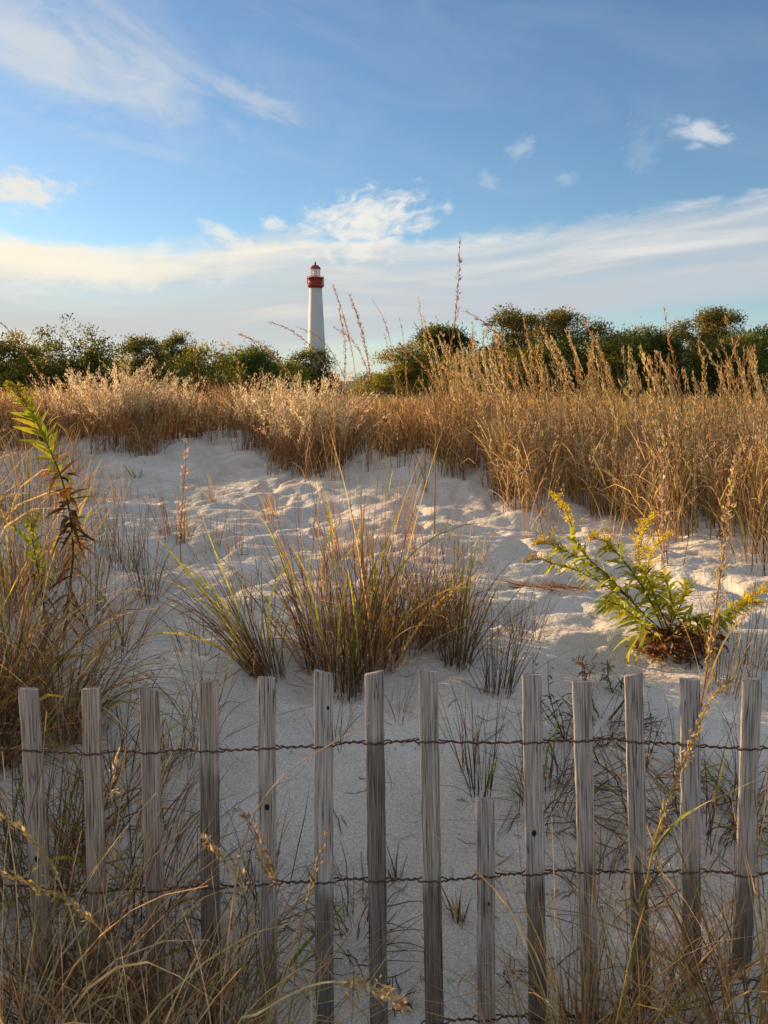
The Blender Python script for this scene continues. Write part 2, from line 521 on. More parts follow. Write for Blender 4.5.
def fcurve(pts, lo=-60., hi=60., vlo=-5., vhi=30.):
    """elevation as a drawn function of azimuth"""
    n = nd(wt, 'ShaderNodeFloatCurve')
    c = n.mapping.curves[0]
    P = [((a - lo) / (hi - lo), (e - vlo) / (vhi - vlo)) for a, e in pts]
    while len(c.points) < len(P): c.points.new(.5, .5)
    for q, p in zip(c.points, P): q.location = p
    n.mapping.update()
    WL(wm('DIVIDE', wm('SUBTRACT', AZ, lo), hi - lo), n.inputs['Value'])
    return wm('ADD', wm('MULTIPLY', n.outputs[0], vhi - vlo), vlo)


def edge(pts):
    q = [azel(*p) for p in pts]
    return fcurve([(-60, q[0][1])] + q + [(60, q[-1][1] + 4)])


# the long bank of stratocumulus
up = edge([(0, 236), (110, 246), (200, 246), (300, 236), (420, 240), (500, 238), (600, 220), (690, 205), (768, 193)])
dn = edge([(0, 395), (150, 380), (300, 352), (400, 338), (520, 322), (650, 312), (768, 303)])
nbig = wnoise(AZ, EL, .11, .30, 1.3, 4)
s = wm('SUBTRACT', EL, up)                                  # below the upper edge: negative
sd = wm('SUBTRACT', EL, dn)
nst = wnoise(AZ, s, .045, .50, 4.1, 5, .5, .1)               # streaks that follow the bank
nfine = wnoise(AZ, s, .30, 1.0, 7.7, 7, .62, .3)
ea = wm('ADD', s, wm('MULTIPLY', wm('SUBTRACT', nfine, .5), 2.6))
ea = wm('ADD', ea, wm('MULTIPLY', wm('SUBTRACT', nbig, .5), 2.0))
bank = wsm(ea, .55, -.9)
eb = wm('ADD', sd, wm('MULTIPLY', wm('SUBTRACT', nst, .5), 3.6))
bank = wm('MULTIPLY', bank, wsm(eb, -.7, .8))
streak = wsm(nst, .36, .62)
bank = wm('MULTIPLY', bank, wm('ADD', .66, wm('MULTIPLY', streak, .34)))


def blob(px, py, rx, ry, tilt=0., nz=1.0, seed=0., ns=.5, soft=.75):
    a0, e0 = azel(px, py)
    ra, re = math.degrees(rx / F), math.degrees(ry / F)
    du = wm('SUBTRACT', AZ, a0); dv = wm('SUBTRACT', EL, e0)
    ct, st = math.cos(rad(tilt)), math.sin(rad(tilt))
    u = wm('ADD', wm('MULTIPLY', du, ct / ra), wm('MULTIPLY', dv, st / ra))
    v = wm('ADD', wm('MULTIPLY', du, -st / re), wm('MULTIPLY', dv, ct / re))
    r = wm('SQRT', wm('ADD', wm('MULTIPLY', u, u), wm('MULTIPLY', v, v)))
    n = wnoise(wm('MULTIPLY', u, ra), wm('MULTIPLY', v, re), ns, ns * 2.0, seed, 6, .6, .5)
    return wsm(wm('ADD', r, wm('MULTIPLY', wm('SUBTRACT', n, .5), 2.6 * nz)), 1.0, 1.0 - soft)


puffs = wm('MULTIPLY', blob(366, 224, 74, 36, 8, .95, 2.2, .62, .95), .95)
for k, a in enumerate([(318, 216, 22, 11, 0, .8), (272, 224, 15, 9, 0, .8), (222, 234, 26, 12, -20, .7), (240, 246, 24, 9, 0, .9)]):
    puffs = wm('MAXIMUM', puffs, wm('MULTIPLY', blob(*a, 3.3 + k, .9, .95), .7))
puffs = wm('MAXIMUM', puffs, wm('MULTIPLY', blob(70, 266, 190, 27, 2, .7, 4.4, .30, 1.0), .85))
wisps = wm('MULTIPLY', blob(702, 134, 32, 14, -18, .8, 5.1, .6, 1.0), .7)
for k, (a, w) in enumerate([((520, 150, 18, 11, 25, .9), .28), ((487, 180, 14, 8, -20, 1.), .22), ((447, 207, 10, 7, 0, 1.), .5), ((568, 178, 14, 9, 0, 1), .2), ((20, 190, 55, 20, 0, .8), .8), ((640, 150, 20, 30, 30, 1), .12)]):
    wisps = wm('MAXIMUM', wisps, wm('MULTIPLY', blob(*a, 6.2 + k, .7, .95), w))
# thin cirrus veil, upper left, combed down to the right
ctl, stl = math.cos(rad(-17)), math.sin(rad(-17))
cu = wm('ADD', wm('MULTIPLY', AZ, ctl), wm('MULTIPLY', EL, stl))
cv = wm('ADD', wm('MULTIPLY', AZ, -stl), wm('MULTIPLY', EL, ctl))
nv = wnoise(cu, cv, .055, .26, 9.4, 7, .62, .5)
veil = wm('MULTIPLY', wsm(nv, .30, .95), wm('MULTIPLY', wsm(AZ, 6, -20), wsm(EL, 11, 17)))
veil = wm('MAXIMUM', veil, wm('MULTIPLY', blob(60, 55, 190, 48, -10, .55, 8.8, .25, 1.), .75))
veil = wm('MAXIMUM', veil, wm('MULTIPLY', blob(255, 100, 70, 16, -16, .8, 8.1, .4, 1.), .5))
veil = wm('MAXIMUM', veil, wm('MULTIPLY', blob(150, 150, 110, 12, -8, .8, 5.5, .4, 1.), .25))
veil2 = wm('MULTIPLY', wsm(wnoise(cu, cv, .07, .2, 3.1, 7, .6, .8), .40, .9), .13)
veil = wm('ADD', wm('MULTIPLY', veil, .8), wm('MULTIPLY', veil2, wsm(EL, 6, 12)), clamp=True)

# cloud colour: warm white where lit, blue grey inside the bank, brighter towards the sun
toward = wsm(AZ, 22, -34)
CL = 1.0
white = wmix(toward, (.84, .82, .79), (1.08, .95, .72))
grey = wmix(toward, (.55, .60, .65), (.63, .64, .62))
lit = wsm(wm('ADD', s, wm('MULTIPLY', wm('SUBTRACT', nst, .5), 13.)), -3.6, .6)
bcol = wmix(wm('MULTIPLY', lit, .95), grey, white)

sks = nd(wt, 'ShaderNodeVectorMath', operation='SCALE'); WL(sky.outputs[0], sks.inputs[0]); sks.inputs[3].default_value = 1.0
SKYK = .083
clk = 1 / SKYK / 2 ** SC.view_settings.exposure       # cloud radiances above are as seen


def scaled(c, k):
    n = nd(wt, 'ShaderNodeVectorMath', operation='SCALE'); WL(c, n.inputs[0]); n.inputs[3].default_value = k
    return n.outputs[0]


hz = wm('MULTIPLY', wsm(EL, 9., -1.), .62)
sk2 = wmix(hz, sks.outputs[0], scaled(wmix(toward, (.50, .66, .80), (.78, .76, .66)), clk))
c1 = wmix(veil, sk2, scaled(wmix(toward, (.72, .74, .77), (.84, .80, .72)), clk))
c2 = wmix(bank, c1, scaled(bcol, clk))
c3 = wmix(wisps, c2, scaled(wmix(toward, (.80, .82, .84), (.95, .86, .70)), clk))
c4 = wmix(puffs, c3, scaled(wmix(toward, (.82, .83, .83), (1.0, .92, .76)), clk))
W.cycles.sampling_method = 'MANUAL'; W.cycles.sample_map_resolution = 512
# unseen cloud behind and above the viewer, added to brighten the ambient light
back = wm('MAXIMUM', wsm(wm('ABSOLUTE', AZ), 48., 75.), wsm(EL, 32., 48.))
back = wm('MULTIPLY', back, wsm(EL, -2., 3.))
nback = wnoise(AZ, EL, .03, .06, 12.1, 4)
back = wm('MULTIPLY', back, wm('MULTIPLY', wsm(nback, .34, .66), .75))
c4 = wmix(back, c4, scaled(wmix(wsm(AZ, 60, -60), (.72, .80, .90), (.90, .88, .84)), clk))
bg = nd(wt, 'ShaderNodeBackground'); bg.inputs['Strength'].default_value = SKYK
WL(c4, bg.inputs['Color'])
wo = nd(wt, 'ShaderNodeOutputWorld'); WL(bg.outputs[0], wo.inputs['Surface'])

sl = bpy.data.lights.new('sun', 'SUN'); so = bpy.data.objects.new('sun', sl); COL.objects.link(so)
sl.energy = 5.0; sl.angle = rad(.5); sl.color = (1.0, .67, .36)
sdir = Vector((-math.sin(rad(SUN_AZ)) * math.cos(rad(SUN_EL)), math.cos(rad(SUN_AZ)) * math.cos(rad(SUN_EL)), math.sin(rad(SUN_EL))))
so.rotation_euler = sdir.to_track_quat('Z', 'Y').to_euler()
so.location = sdir * 50
# ---------------------------------------------------------------- picket (sand) fence
FY = 1.40
SL = [  # top x, top y, bottom x, bottom y, depth shift, brown, stain strength (z frac), knot (x offset mm, py, r mm)
    (28.6, 688, 44, 960, .02, .75, None, (-1, 858, 5)),
    (91, 688, 97, 892, .02, .95, None, None),
    (149, 688, 155.5, 930, .01, .9, None, None),
    (208, 681, 211, 949, .0, .8, 765, None),
    (266, 677, 268, 1000, .0, .35, None, (1, 806, 5)),
    (324, 672, 325, 1016, -.01, .2, 884, (8, 707, 3)),
    (374.5, 672, 379, 999, .0, .3, 742, None),
    (427.7, 670, 434.5, 1021, -.015, .45, 882, None),
    (484.5, 799, 486.5, 1019, .0, .3, None, (5, 903, 3.5)),
    (532, 674, 538, 1015, .0, .3, 874, (-2, 832, 5)),
    (581, 681, 590, 1009, .0, .35, None, None),
    (633, 674, 641.5, 989, .0, .35, 873, None),
    (690, 679, 691.5, 970, .01, .2, 871, None),
    (751.5, 681, 741.7, 960, .02, .35, 876, None),
]
# the run goes on past both sides of the view
NL = 4
SL = [(-212, 694, -188, 962, .03, .6, None, None), (-152, 690, -130, 960, .03, .8, 880, None), (-92, 686, -74, 960, .025, .5, None, None), (-32, 690, -13, 960, .02, .9, 884, None)] + SL + [
    (808, 684, 800, 960, .03, .5, None, None), (866, 680, 852, 960, .03, .3, 876, None), (922, 688, 912, 960, .035, .6, None, None), (984, 684, 964, 960, .04, .4, None, None)]
fence = thing('slat_fence', (0, FY, float(G(0, FY))), 'weathered grey wooden slat fence strung on rusty twisted wires in front of the dune', 'fence')
FO = np.array(fence.location)
TH = .0095
LEAN = math.tan(rad(3.0))       # the whole run leans a little towards the dune
slat_frames = []


def depth_at(z_rel, dy):
    return FY + dy + (z_rel - (-.55)) * LEAN


def on_fence(px, py, dy=0.):
    r = ray(px, py)
    # y such that y = FY+dy+(z_rel+.55)*LEAN with z_rel = r2*y
    y = (FY + dy + .55 * LEAN) / (1 - r[2] * LEAN)
    return np.array([0, 0, CAMZ]) + r * y


for k, (tx, ty, bx, by, dy, brown, stain, knot) in enumerate(SL):
    T = on_fence(tx, ty, dy); B = on_fence(bx, by, dy)
    d = (T - B) / np.linalg.norm(T - B)
    foot = B - d * (max(0., B[2] - float(G(B[0], B[1]))) + .10)
    Ln = np.linalg.norm(T - foot)
    n = 30
    w = .0365 * (1 + rng.normal(0, .02)) * (.94 if k - NL in (10, 11, 4) else 1)
    th = TH * (1 + rng.normal(0, .06))
    zs = np.linspace(0, Ln, n)
    ch = .0016
    sec = np.array([(-w / 2 + ch, -th / 2), (w / 2 - ch, -th / 2), (w / 2, -th / 2 + ch), (w / 2, th / 2 - ch), (w / 2 - ch, th / 2), (-w / 2 + ch, th / 2), (-w / 2, th / 2 - ch), (-w / 2, -th / 2 + ch)])
    V = np.zeros((n, 8, 3))
    wav = .0008 * np.cumsum(rng.normal(0, 1, n)) / 6
    edge_l = .0004 * rng.normal(0, 1, n); edge_r = .0004 * rng.normal(0, 1, n)
    tw = np.cumsum(rng.normal(0, .006, n))
    for i in range(n):
        s_ = sec.copy()
        s_[:, 0] += np.where(sec[:, 0] < 0, edge_l[i], edge_r[i]) + wav[i]
        c_, t_ = math.cos(tw[i]), math.sin(tw[i])
        V[i, :, 0] = s_[:, 0] * c_ - s_[:, 1] * t_; V[i, :, 1] = s_[:, 0] * t_ + s_[:, 1] * c_; V[i, :, 2] = zs[i]
    V[-1, :, 2] += V[-1, :, 0] * rng.normal(0, .11) + rng.normal(0, .0006, 8)
    V[-1, [0, 7], 2] -= .0015; V[-1, [2, 3], 2] -= .001 + abs(rng.normal(0, .001))
    import bmesh
    bm = bmesh.new()
    vv = [[bm.verts.new(V[i, j]) for j in range(8)] for i in range(n)]
    for i in range(n - 1):
        for j in range(8):
            bm.faces.new((vv[i][j], vv[i][(j + 1) % 8], vv[i + 1][(j + 1) % 8], vv[i + 1][j]))
    bm.faces.new(vv[-1]); bm.faces.new(vv[0][::-1])
    o = bm_obj('slat', bm, M_WOOD, fence)
    # local axes: z along the slat, x across, y away
    z = Vector(d); x = Vector((1, -.02 * rng.normal(), 0)); x = (x - z * x.dot(z)).normalized(); y = z.cross(x)
    Mx = Matrix((x, y, z)).transposed().to_4x4(); Mx.translation = Vector(foot - FO)
    o.matrix_local = Mx
    o['brown'] = float(brown)
    Minv = (Matrix.Translation(Vector(FO)) @ Mx).inverted()
    loc = lambda px, py: Minv @ Vector(on_fence(px, py, dy))
    o['stain_z'] = float(loc(bx, stain).z) if stain else -1.0
    o['knot_x'], o['knot_z'], o['knot_r'] = 0., -5., .003
    if knot:
        fr = (knot[1] - ty) / (by - ty); o['knot_x'] = knot[0] / 1000; o['knot_z'] = float(loc(tx + (bx - tx) * fr, knot[1]).z); o['knot_r'] = knot[2] / 1000
    if k - NL == 8: o['label'] = 'short slat, broken off below the upper wire'
    if k - NL == 0: o['label'] = 'brownish leaning slat at the end of the fence with a knot'
    slat_frames.append((tx, ty, bx, by, dy, th))


def slat_x(k, py):
    tx, ty, bx, by, dy, th = slat_frames[k]
    return tx + (bx - tx) * (py - ty) / (by - ty)


WU = [749, 753, 752, 750, 747, 745.5, 742.5, 740.5, None, 741.5, 740, 741, 744, 748]
WLo = [886, 891, 890, 886.5, 882, 881, 880, 879.5, 875.5, 873, 871, 871, 870.5, 875]
WB = [None] * 6 + [1030, 1022, 1018, 1017, 1015, 1016, None, None]
WU = [744, 747, 745, 747] + WU + [750, 748, 751, 753]
WLo = [884, 882, 885, 884] + WLo + [874, 878, 877, 880]
WB = [None] * 4 + WB + [None] * 4
for name_, rows, ends in (('upper_wire', WU, ((-270, 746), (1040, 752))), ('lower_wire', WLo, ((-270, 884), (1040, 880))), ('bottom_wire', WB, ((300, 1032), (700, 1022)))):
    knots_ = [(on_fence(ends[0][0], ends[0][1], .02), 0)]
    for k, py in enumerate(rows):
        if py is None: continue
        px = slat_x(k, py)
        knots_.append((on_fence(px, py, slat_frames[k][4]), 1))
    knots_.append((on_fence(ends[1][0], ends[1][1], .02), 0))
    strands = [[], []]
    ang = 0.
    for i in range(len(knots_) - 1):
        a, fa = knots_[i]; b, fb = knots_[i + 1]
        Ld = np.linalg.norm(b - a); m = int(Ld / .0016)
        turns = max(3, int(round(Ld / .026)))
        if turns % 2 == 0: turns += 1
        u = (np.arange(m)) / m
        dist = np.minimum(u * Ld if fa else 1 + u, (1 - u) * Ld if fb else 2 - u)     # distance to the nearest slat centre
        near_ = 1 - sm(.019, .034, dist)
        # twist happens in the free span only
        free = np.clip((u * Ld - .026) / max(Ld - .052, .01), 0, 1)
        th_ = ang + PI * turns * free
        r_ = .0010 * (1 - near_) + (.0068) * near_
        sag = -.0035 * math.sin(i * 1.7) * np.sin(PI * u) + .0012 * np.sin(u * 40 + i)
        c = a + (b - a) * u[:, None]
        c[:, 2] += sag
        off = np.stack([0 * u, np.cos(th_) * r_, np.sin(th_) * r_ * .9 + near_ * 0], -1)
        strands[0].append(c + off); strands[1].append(c - off)
        ang += PI * turns
    g = Geo()
    for st in strands:
        P = np.concatenate(st)[None]
        g.tubes(P, np.full(P.shape[:2], .0016), np.zeros(P.shape) + .05, 6)
    g.v = [v - FO for v in g.v]
    g.build('wire', M_WIRE, fence)

# ---------------------------------------------------------------- lighthouse
LD = 298.
LP = pt(316.6, 355, LD)
LBZ = float(G(LP[0], LD)) - .2
M_WHITE = mat_plain('white_tower_paint', (.53, .525, .50), .7, .06, .25)
M_RED = mat_plain('red_lantern_paint', (.34, .045, .035), .5, .15, .6)
M_GLASSY = mat_plain('lantern_room_interior', (.75, .72, .62), .3, .1, .5)
lh = thing('lighthouse', (LP[0], LD, LBZ), 'tall white tapering lighthouse with a red gallery and red lantern roof rising behind the shrubs', 'lighthouse')
ztop = lambda py: CAMZ + ray(315, py)[2] * LD - LBZ


def lathe(name, prof, mat, parent, seg=48, smooth=True):
    import bmesh
    bm = bmesh.new()
    rings = []
    for r, z in prof:
        rings.append([bm.verts.new((r * math.cos(2 * PI * i / seg), r * math.sin(2 * PI * i / seg), z)) for i in range(seg)])
    for a, b in zip(rings, rings[1:]):
        for i in range(seg):
            bm.faces.new((a[i], a[(i + 1) % seg], b[(i + 1) % seg], b[i]))
    bm.faces.new(rings[-1]); bm.faces.new(rings[0][::-1])
    o = bm_obj(name, bm, mat, parent, smooth)
    return o


zg0, zg1, zl1, zr1, zt = ztop(287.2), ztop(277.2), ztop(268.2), ztop(263.6), ztop(261.2)
sc_ = LD / F / math.cos(PITCH) * math.cos(PITCH)
lathe('tower', [(4.15, 0), (3.95, 3), (2.35, zg0 - .5), (2.3, zg0 - .45)], M_WHITE, lh)
gal = lathe('gallery', [(2.34, zg0 - .45), (2.75, zg0 + .05), (3.15, zg0 + .35), (3.22, zg0 + .36), (3.22, zg0 + .75), (2.7, zg0 + .76), (2.7, zg1 - .55), (3.0, zg1 - .5), (3.0, zg1 - .15), (2.0, zg1 - .14)], M_RED, lh)
import bmesh
bm = bmesh.new()
for i in range(20):
    a = 2 * PI * i / 20
    bmesh.ops.create_cone(bm, cap_ends=True, segments=6, radius1=.06, radius2=.06, depth=zg1 + .15 - zg0 - .7, matrix=Matrix.Translation((3.15 * math.cos(a), 3.15 * math.sin(a), (zg1 + .15 + zg0 + .7) / 2)))
for zz in np.linspace(zg0 + 1.3, zg1 + .12, 5):
    vs = [[bm.verts.new(((3.15 + .05 * math.cos(b)) * math.cos(a), (3.15 + .05 * math.cos(b)) * math.sin(a), zz + .05 * math.sin(b))) for b in np.arange(4) * PI / 2] for a in np.arange(40) * 2 * PI / 40]
    for i in range(40):
        for j in range(4):
            bm.faces.new((vs[i][j], vs[(i + 1) % 40][j], vs[(i + 1) % 40][(j + 1) % 4], vs[i][(j + 1) % 4]))
bm_obj('railing', bm, M_RED, lh)
# lantern room: glass ring over a pale lens, glazing bars
mg, ntg, outg = newmat('lantern_glass')
gb = nd(ntg, 'ShaderNodeBsdfPrincipled'); gb.inputs['Base Color'].default_value = (.8, .85, .85, 1); gb.inputs['Roughness'].default_value = .05
gb.inputs['Alpha'].default_value = .35
ntg.links.new(gb.outputs[0], outg.inputs['Surface'])
lan = lathe('lantern_room', [(1.72, zg1 - .2), (1.72, zl1)], mg, lh, 16, False)
lathe('lens', [(.5, zg1 - .1), (.8, zg1 + .7), (.85, zg1 + 1.5), (.8, zl1 - .9), (.4, zl1 - .3)], M_GLASSY, lan, 20)
bm = bmesh.new()
for i in range(16):
    a = 2 * PI * i / 16
    bmesh.ops.create_cone(bm, cap_ends=True, segments=5, radius1=.06, radius2=.06, depth=zl1 - zg1 + .2, matrix=Matrix.Translation((1.75 * math.cos(a), 1.75 * math.sin(a), (zl1 + zg1 - .2) / 2)))
bm_obj('glazing_bars', bm, M_RED, lan)
rf = lathe('lantern_roof', [(2.1, zl1 - .12), (2.15, zl1), (1.75, zl1 + .35), (1.15, zl1 + 1.0), (.55, zr1 - .5), (.3, zr1 - .3)], M_RED, lh, 24)
lathe('finial', [(.12, zr1 - .4), (.34, zr1 - .1), (.42, zr1 + .2), (.3, zr1 + .5), (.09, zr1 + .65), (.06, zt + .2)], M_RED, rf, 12)
# ---------------------------------------------------------------- shrubs and small trees beyond the grass
def crown(cx, cy, zb, hw, hd, h, nleaf, leaf, pal, lobes, rr0=1., flat=.8, seed=0):
    """leaf clumps through uneven lobes; returns the leaves and branch lines"""
    r = np.random.default_rng(seed)
    g = Geo(); br = Geo()
    # uneven lobes: broad and low for a bush, small and scattered up the limbs for a tree
    LC = []
    for k in range(lobes):
        if rr0 < 1:
            z = h * r.uniform(.42, 1.0)
            x = r.normal(0, .42) * hw * (1.15 - .5 * z / h); y = r.normal(0, .42) * hd * (1.15 - .5 * z / h)
            rr = hw * r.uniform(.20, .40)
            LC.append((x, y, min(z, h * 1.02 - rr * .8), rr, rr * r.uniform(.55, .95)))
            if k % 2: LC.append((x * 1.1, y * 1.1, z * r.uniform(.25, .6), rr * 1.3, rr))
        else:
            a = r.uniform(0, 2 * PI); q = math.sqrt(r.uniform(0, 1))
            x = q * math.cos(a) * hw * .78; y = q * math.sin(a) * hd * .78
            top = h * (1 - .62 * q ** 2) * r.uniform(.72, 1.03)
            rr = min(hw, h) * r.uniform(.17, .38)
            if k == 0: x, y, top, rr = .1 * hw, 0., h * 1.02, min(hw, h) * .40
            if k == 1: x, y, top, rr = -.38 * hw, 0., h * .93, min(hw, h) * .36
            if k == 2: x, y, top, rr = .5 * hw, 0., h * .84, min(hw, h) * .34
            LC.append((x, y, max(top - rr * .8, rr * .4), rr * r.uniform(.9, 1.3), rr * flat))
            if r.random() < .8:
                LC.append((x * 1.08, y * 1.08, max(top - rr * 2.3, rr * .4), rr * 1.35, rr * flat))
    LC = np.array(LC)
    # twig clumps on the lobes' shells
    nc = max(40, nleaf // 42)
    li = r.choice(len(LC), nc, p=(LC[:, 3] ** 2) / (LC[:, 3] ** 2).sum())
    v = r.normal(size=(nc, 3)); v[:, 2] = np.abs(v[:, 2]) * .9 - .25 * np.abs(r.normal(size=nc)); v /= np.linalg.norm(v, axis=1, keepdims=True)
    rad_ = r.uniform(.45, 1.0, nc) ** .6 * (1 + .22 * r.normal(size=nc))
    C = LC[li, :3] + v * np.stack([LC[li, 3], LC[li, 3], LC[li, 4]], 1) * rad_[:, None]
    tuft = r.random(nc) < .07
    C[tuft] += v[tuft] * (LC[li, 3][tuft] * r.uniform(.1, .35, tuft.sum()))[:, None]
    C[:, 2] = np.maximum(C[:, 2], .05)
    tone = np.clip(1.05 + .38 * r.normal(size=nc), .4, 2.0)
    ci = r.integers(0, nc, nleaf)
    cs = leaf * 1.55 * r.uniform(.55, 1.25, nc)[ci][:, None]
    off = r.normal(size=(nleaf, 3)) * cs * np.array([1, 1, .75])
    B = C[ci] + off + np.array([cx, cy, zb])
    D = off / (np.linalg.norm(off, axis=1, keepdims=True) + 1e-6) + v[ci] * .5 + r.normal(size=(nleaf, 3)) * .5 + np.array([0, 0, .25])
    pal = np.array(pal); pc = pal[r.choice(len(pal), nc)]
    col = pc[ci] * tone[ci][:, None] * (1 + r.normal(0, .14, (nleaf, 1)))
    g.leaves(B, D, leaf * r.uniform(.7, 1.4, nleaf), leaf * r.uniform(.35, .6, nleaf), col)
    # trunk and limbs
    base = np.array([cx, cy, zb - .1])
    nt = 3
    lines = []
    for k in range(nt):
        tgt = np.array([cx, cy, zb]) + LC[r.integers(0, len(LC)), :3] * np.array([.6, .6, .9])
        lines.append(curve([base + r.normal(size=3) * .08, (base + tgt) / 2 + r.normal(size=3) * .12 * h / 2, tgt], 9))
    P = np.array(lines); R = np.linspace(.055, .02, 9)[None] * h / 2.2 * np.ones((nt, 1))
    br.tubes(P, R, np.zeros(P.shape) + np.array([.10, .08, .065]), 6)
    sub = r.choice(nc, min(nc, 60), replace=False)
    Q = []
    for c in C[sub]:
        i = r.integers(0, nt); j = r.integers(3, 9)
        s0 = P[i, j]; e0 = c + np.array([cx, cy, zb])
        Q.append(curve([s0, (s0 + e0) / 2 + r.normal(size=3) * .08, e0], 6))
    Q = np.array(Q)
    br.tubes(Q, np.linspace(.016, .005, 6)[None] * np.ones((len(Q), 1)) * h / 2, np.zeros(Q.shape) + np.array([.10, .08, .065]), 4)
    return g, br


DK = [(.05, .06, .02), (.07, .078, .024), (.04, .05, .02), (.095, .09, .028)]
OL = [(.13, .12, .03), (.10, .105, .028), (.16, .14, .035), (.08, .09, .025)]
BR = [(.10, .082, .028), (.07, .078, .026), (.13, .10, .035), (.06, .066, .024)]
GR = [(.075, .10, .028), (.06, .085, .025), (.10, .115, .03)]
SH = [  # px, top py, half width px, distance, palette, lobes, leaf, name, label
    (-62, 338, 44, 27, DK, 9, .10, 'shrub', 'dark shrub past the left edge of the view'),
    (8, 343, 34, 25, OL, 7, .09, 'shrub', 'olive brown shrub at the left edge beside the big dark rounded one'),
    (70, 334, 52, 26, DK, 12, .09, 'shrub', 'big dark green rounded shrub, broadest of those left of the lighthouse'),
    (142, 343, 28, 30, DK, 7, .09, 'shrub', 'smaller dark shrub between the big rounded one and the bristly evergreen'),
    (176, 341, 24, 34, DK, 6, .08, 'evergreen_bush', 'dark bristly evergreen standing above the olive mounded shrub'),
    (198, 351, 46, 24, OL, 11, .08, 'shrub', 'low olive yellow mounded shrub in front of the bristly evergreen'),
    (252, 352, 38, 27, GR, 9, .09, 'shrub', 'mid green shrub sloping down towards the lighthouse'),
    (311, 353, 27, 36, DK, 9, .09, 'shrub', 'small dark round shrub hiding the foot of the lighthouse'),
    (375, 374, 24, 40, OL, 5, .09, 'shrub', 'lowest shrub, barely above the grass to the right of the lighthouse'),
    (408, 347, 30, 27, OL, 8, .08, 'shrub', 'olive shrub leaning on the dark domed tree'),
    (441, 332, 32, 30, DK, 8, .09, 'tree', 'dark domed bushy tree right of the lighthouse'),
    (468, 356, 38, 23, GR, 9, .08, 'shrub', 'bright green shrub in front of the dark domed tree'),
    (513, 317, 30, 28, BR, 12, .08, 'tree', 'thin brownish tree with sky showing through, next to the dark domed tree'),
    (553, 318, 32, 29, BR, 13, .085, 'tree', 'upright olive brown tree between the thin tree and the long dark thicket'),
    (533, 345, 36, 26, DK, 8, .09, 'shrub', 'dark shrub beneath the two thin brownish trees'),
    (598, 334, 38, 27, DK, 9, .09, 'shrub', 'dark shrub in the middle of the thicket right of the thin trees'),
    (640, 336, 32, 29, GR, 8, .09, 'shrub', 'green shrub in the thicket just left of the tallest brown tree'),
    (672, 326, 24, 30, BR, 6, .085, 'tree', 'reddish brown small tree leaning against the tallest one'),
    (708, 314, 34, 30, BR, 9, .085, 'tree', 'tallest bushy brown green tree near the right edge'),
    (722, 349, 34, 24, DK, 7, .085, 'shrub', 'dark low shrub under the tallest brown tree'),
    (766, 337, 32, 29, OL, 8, .09, 'shrub', 'olive shrub cut off by the right edge'),
    (30, 356, 30, 28, DK, 8, .09, 'shrub', 'dark low shrub filling the gap left of the big rounded one'),
    (112, 362, 26, 28, GR, 8, .09, 'shrub', 'mid green low shrub filling the gap right of the big rounded one'),
    (228, 364, 26, 29, DK, 8, .09, 'shrub', 'dark low shrub behind the olive mound, nearest on its right'),
    (283, 366, 24, 31, OL, 7, .09, 'shrub', 'low olive shrub just left of the one at the foot of the lighthouse'),
    (492, 348, 30, 29, DK, 8, .09, 'shrub', 'dark low shrub left of the two thin brownish trees'),
    (575, 340, 34, 28, GR, 9, .09, 'shrub', 'green low shrub right of the two thin brownish trees'),
    (622, 342, 34, 26, OL, 9, .09, 'shrub', 'olive low shrub in the middle of the right hand thicket'),
    (660, 343, 32, 26, DK, 9, .09, 'shrub', 'dark low shrub under the reddish brown small tree'),
    (745, 343, 30, 27, GR, 8, .09, 'shrub', 'green low shrub between the tallest tree and the right edge'),
    (832, 330, 46, 28, DK, 9, .10, 'shrub', 'dark shrub past the right edge of the view'),
]
for k, (px, py, hw, d, pal, lb, leaf, nm, lab) in enumerate(SH):
    t = pt(px, py, d)
    zb = float(G(t[0], d, False))
    h = t[2] - zb
    wd = hw / F * d * (1.05 if px < 330 else 1.18)
    h *= 1.06 if px < 330 else (1.10 if nm != 'tree' and px > 560 else 1.03)
    lb = int(lb * 1.4)
    pal = [(q[0] * 1.6, q[1] * 1.6, q[2] * 1.3) for q in pal]
    n = int(min(15000, 3400 * wd * max(h, 1.2) / (leaf / .09) ** 2))
    root = thing(nm, (t[0], d, zb), lab, 'tree' if nm == 'tree' else 'bush', 'trees and shrubs beyond the dune grass')
    sparse = .32 if (nm == 'tree' and hw < 26) else 1.0
    g, br = crown(t[0], d, zb, wd, wd * .9, h, int(n * (1.5 if sparse == 1 else .62)), leaf, pal, lb, .72 if nm == 'tree' else 1., seed=100 + k)
    o3 = (t[0], d, zb)
    for G_, nm2, mt in ((g, 'crown', M_SHRUB), (br, 'trunk', M_BARK)):
        G_.v = [v - np.array(o3) for v in G_.v]
        G_.build(nm2, mt, root)
# ---------------------------------------------------------------- palettes (real, unlit colours)
TAN = [(.54, .38, .18), (.44, .29, .125), (.60, .45, .23), (.50, .34, .14)]
RED = [(.33, .175, .085), (.26, .13, .06), (.39, .215, .10), (.42, .26, .13)]
PALE = [(.58, .45, .27), (.64, .51, .33), (.5, .37, .2)]
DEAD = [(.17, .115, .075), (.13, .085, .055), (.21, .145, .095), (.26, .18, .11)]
GREEN = [(.22, .25, .045), (.30, .30, .05), (.17, .21, .045), (.36, .32, .05)]
YEL = [(.50, .36, .06), (.44, .34, .07), (.52, .33, .06)]


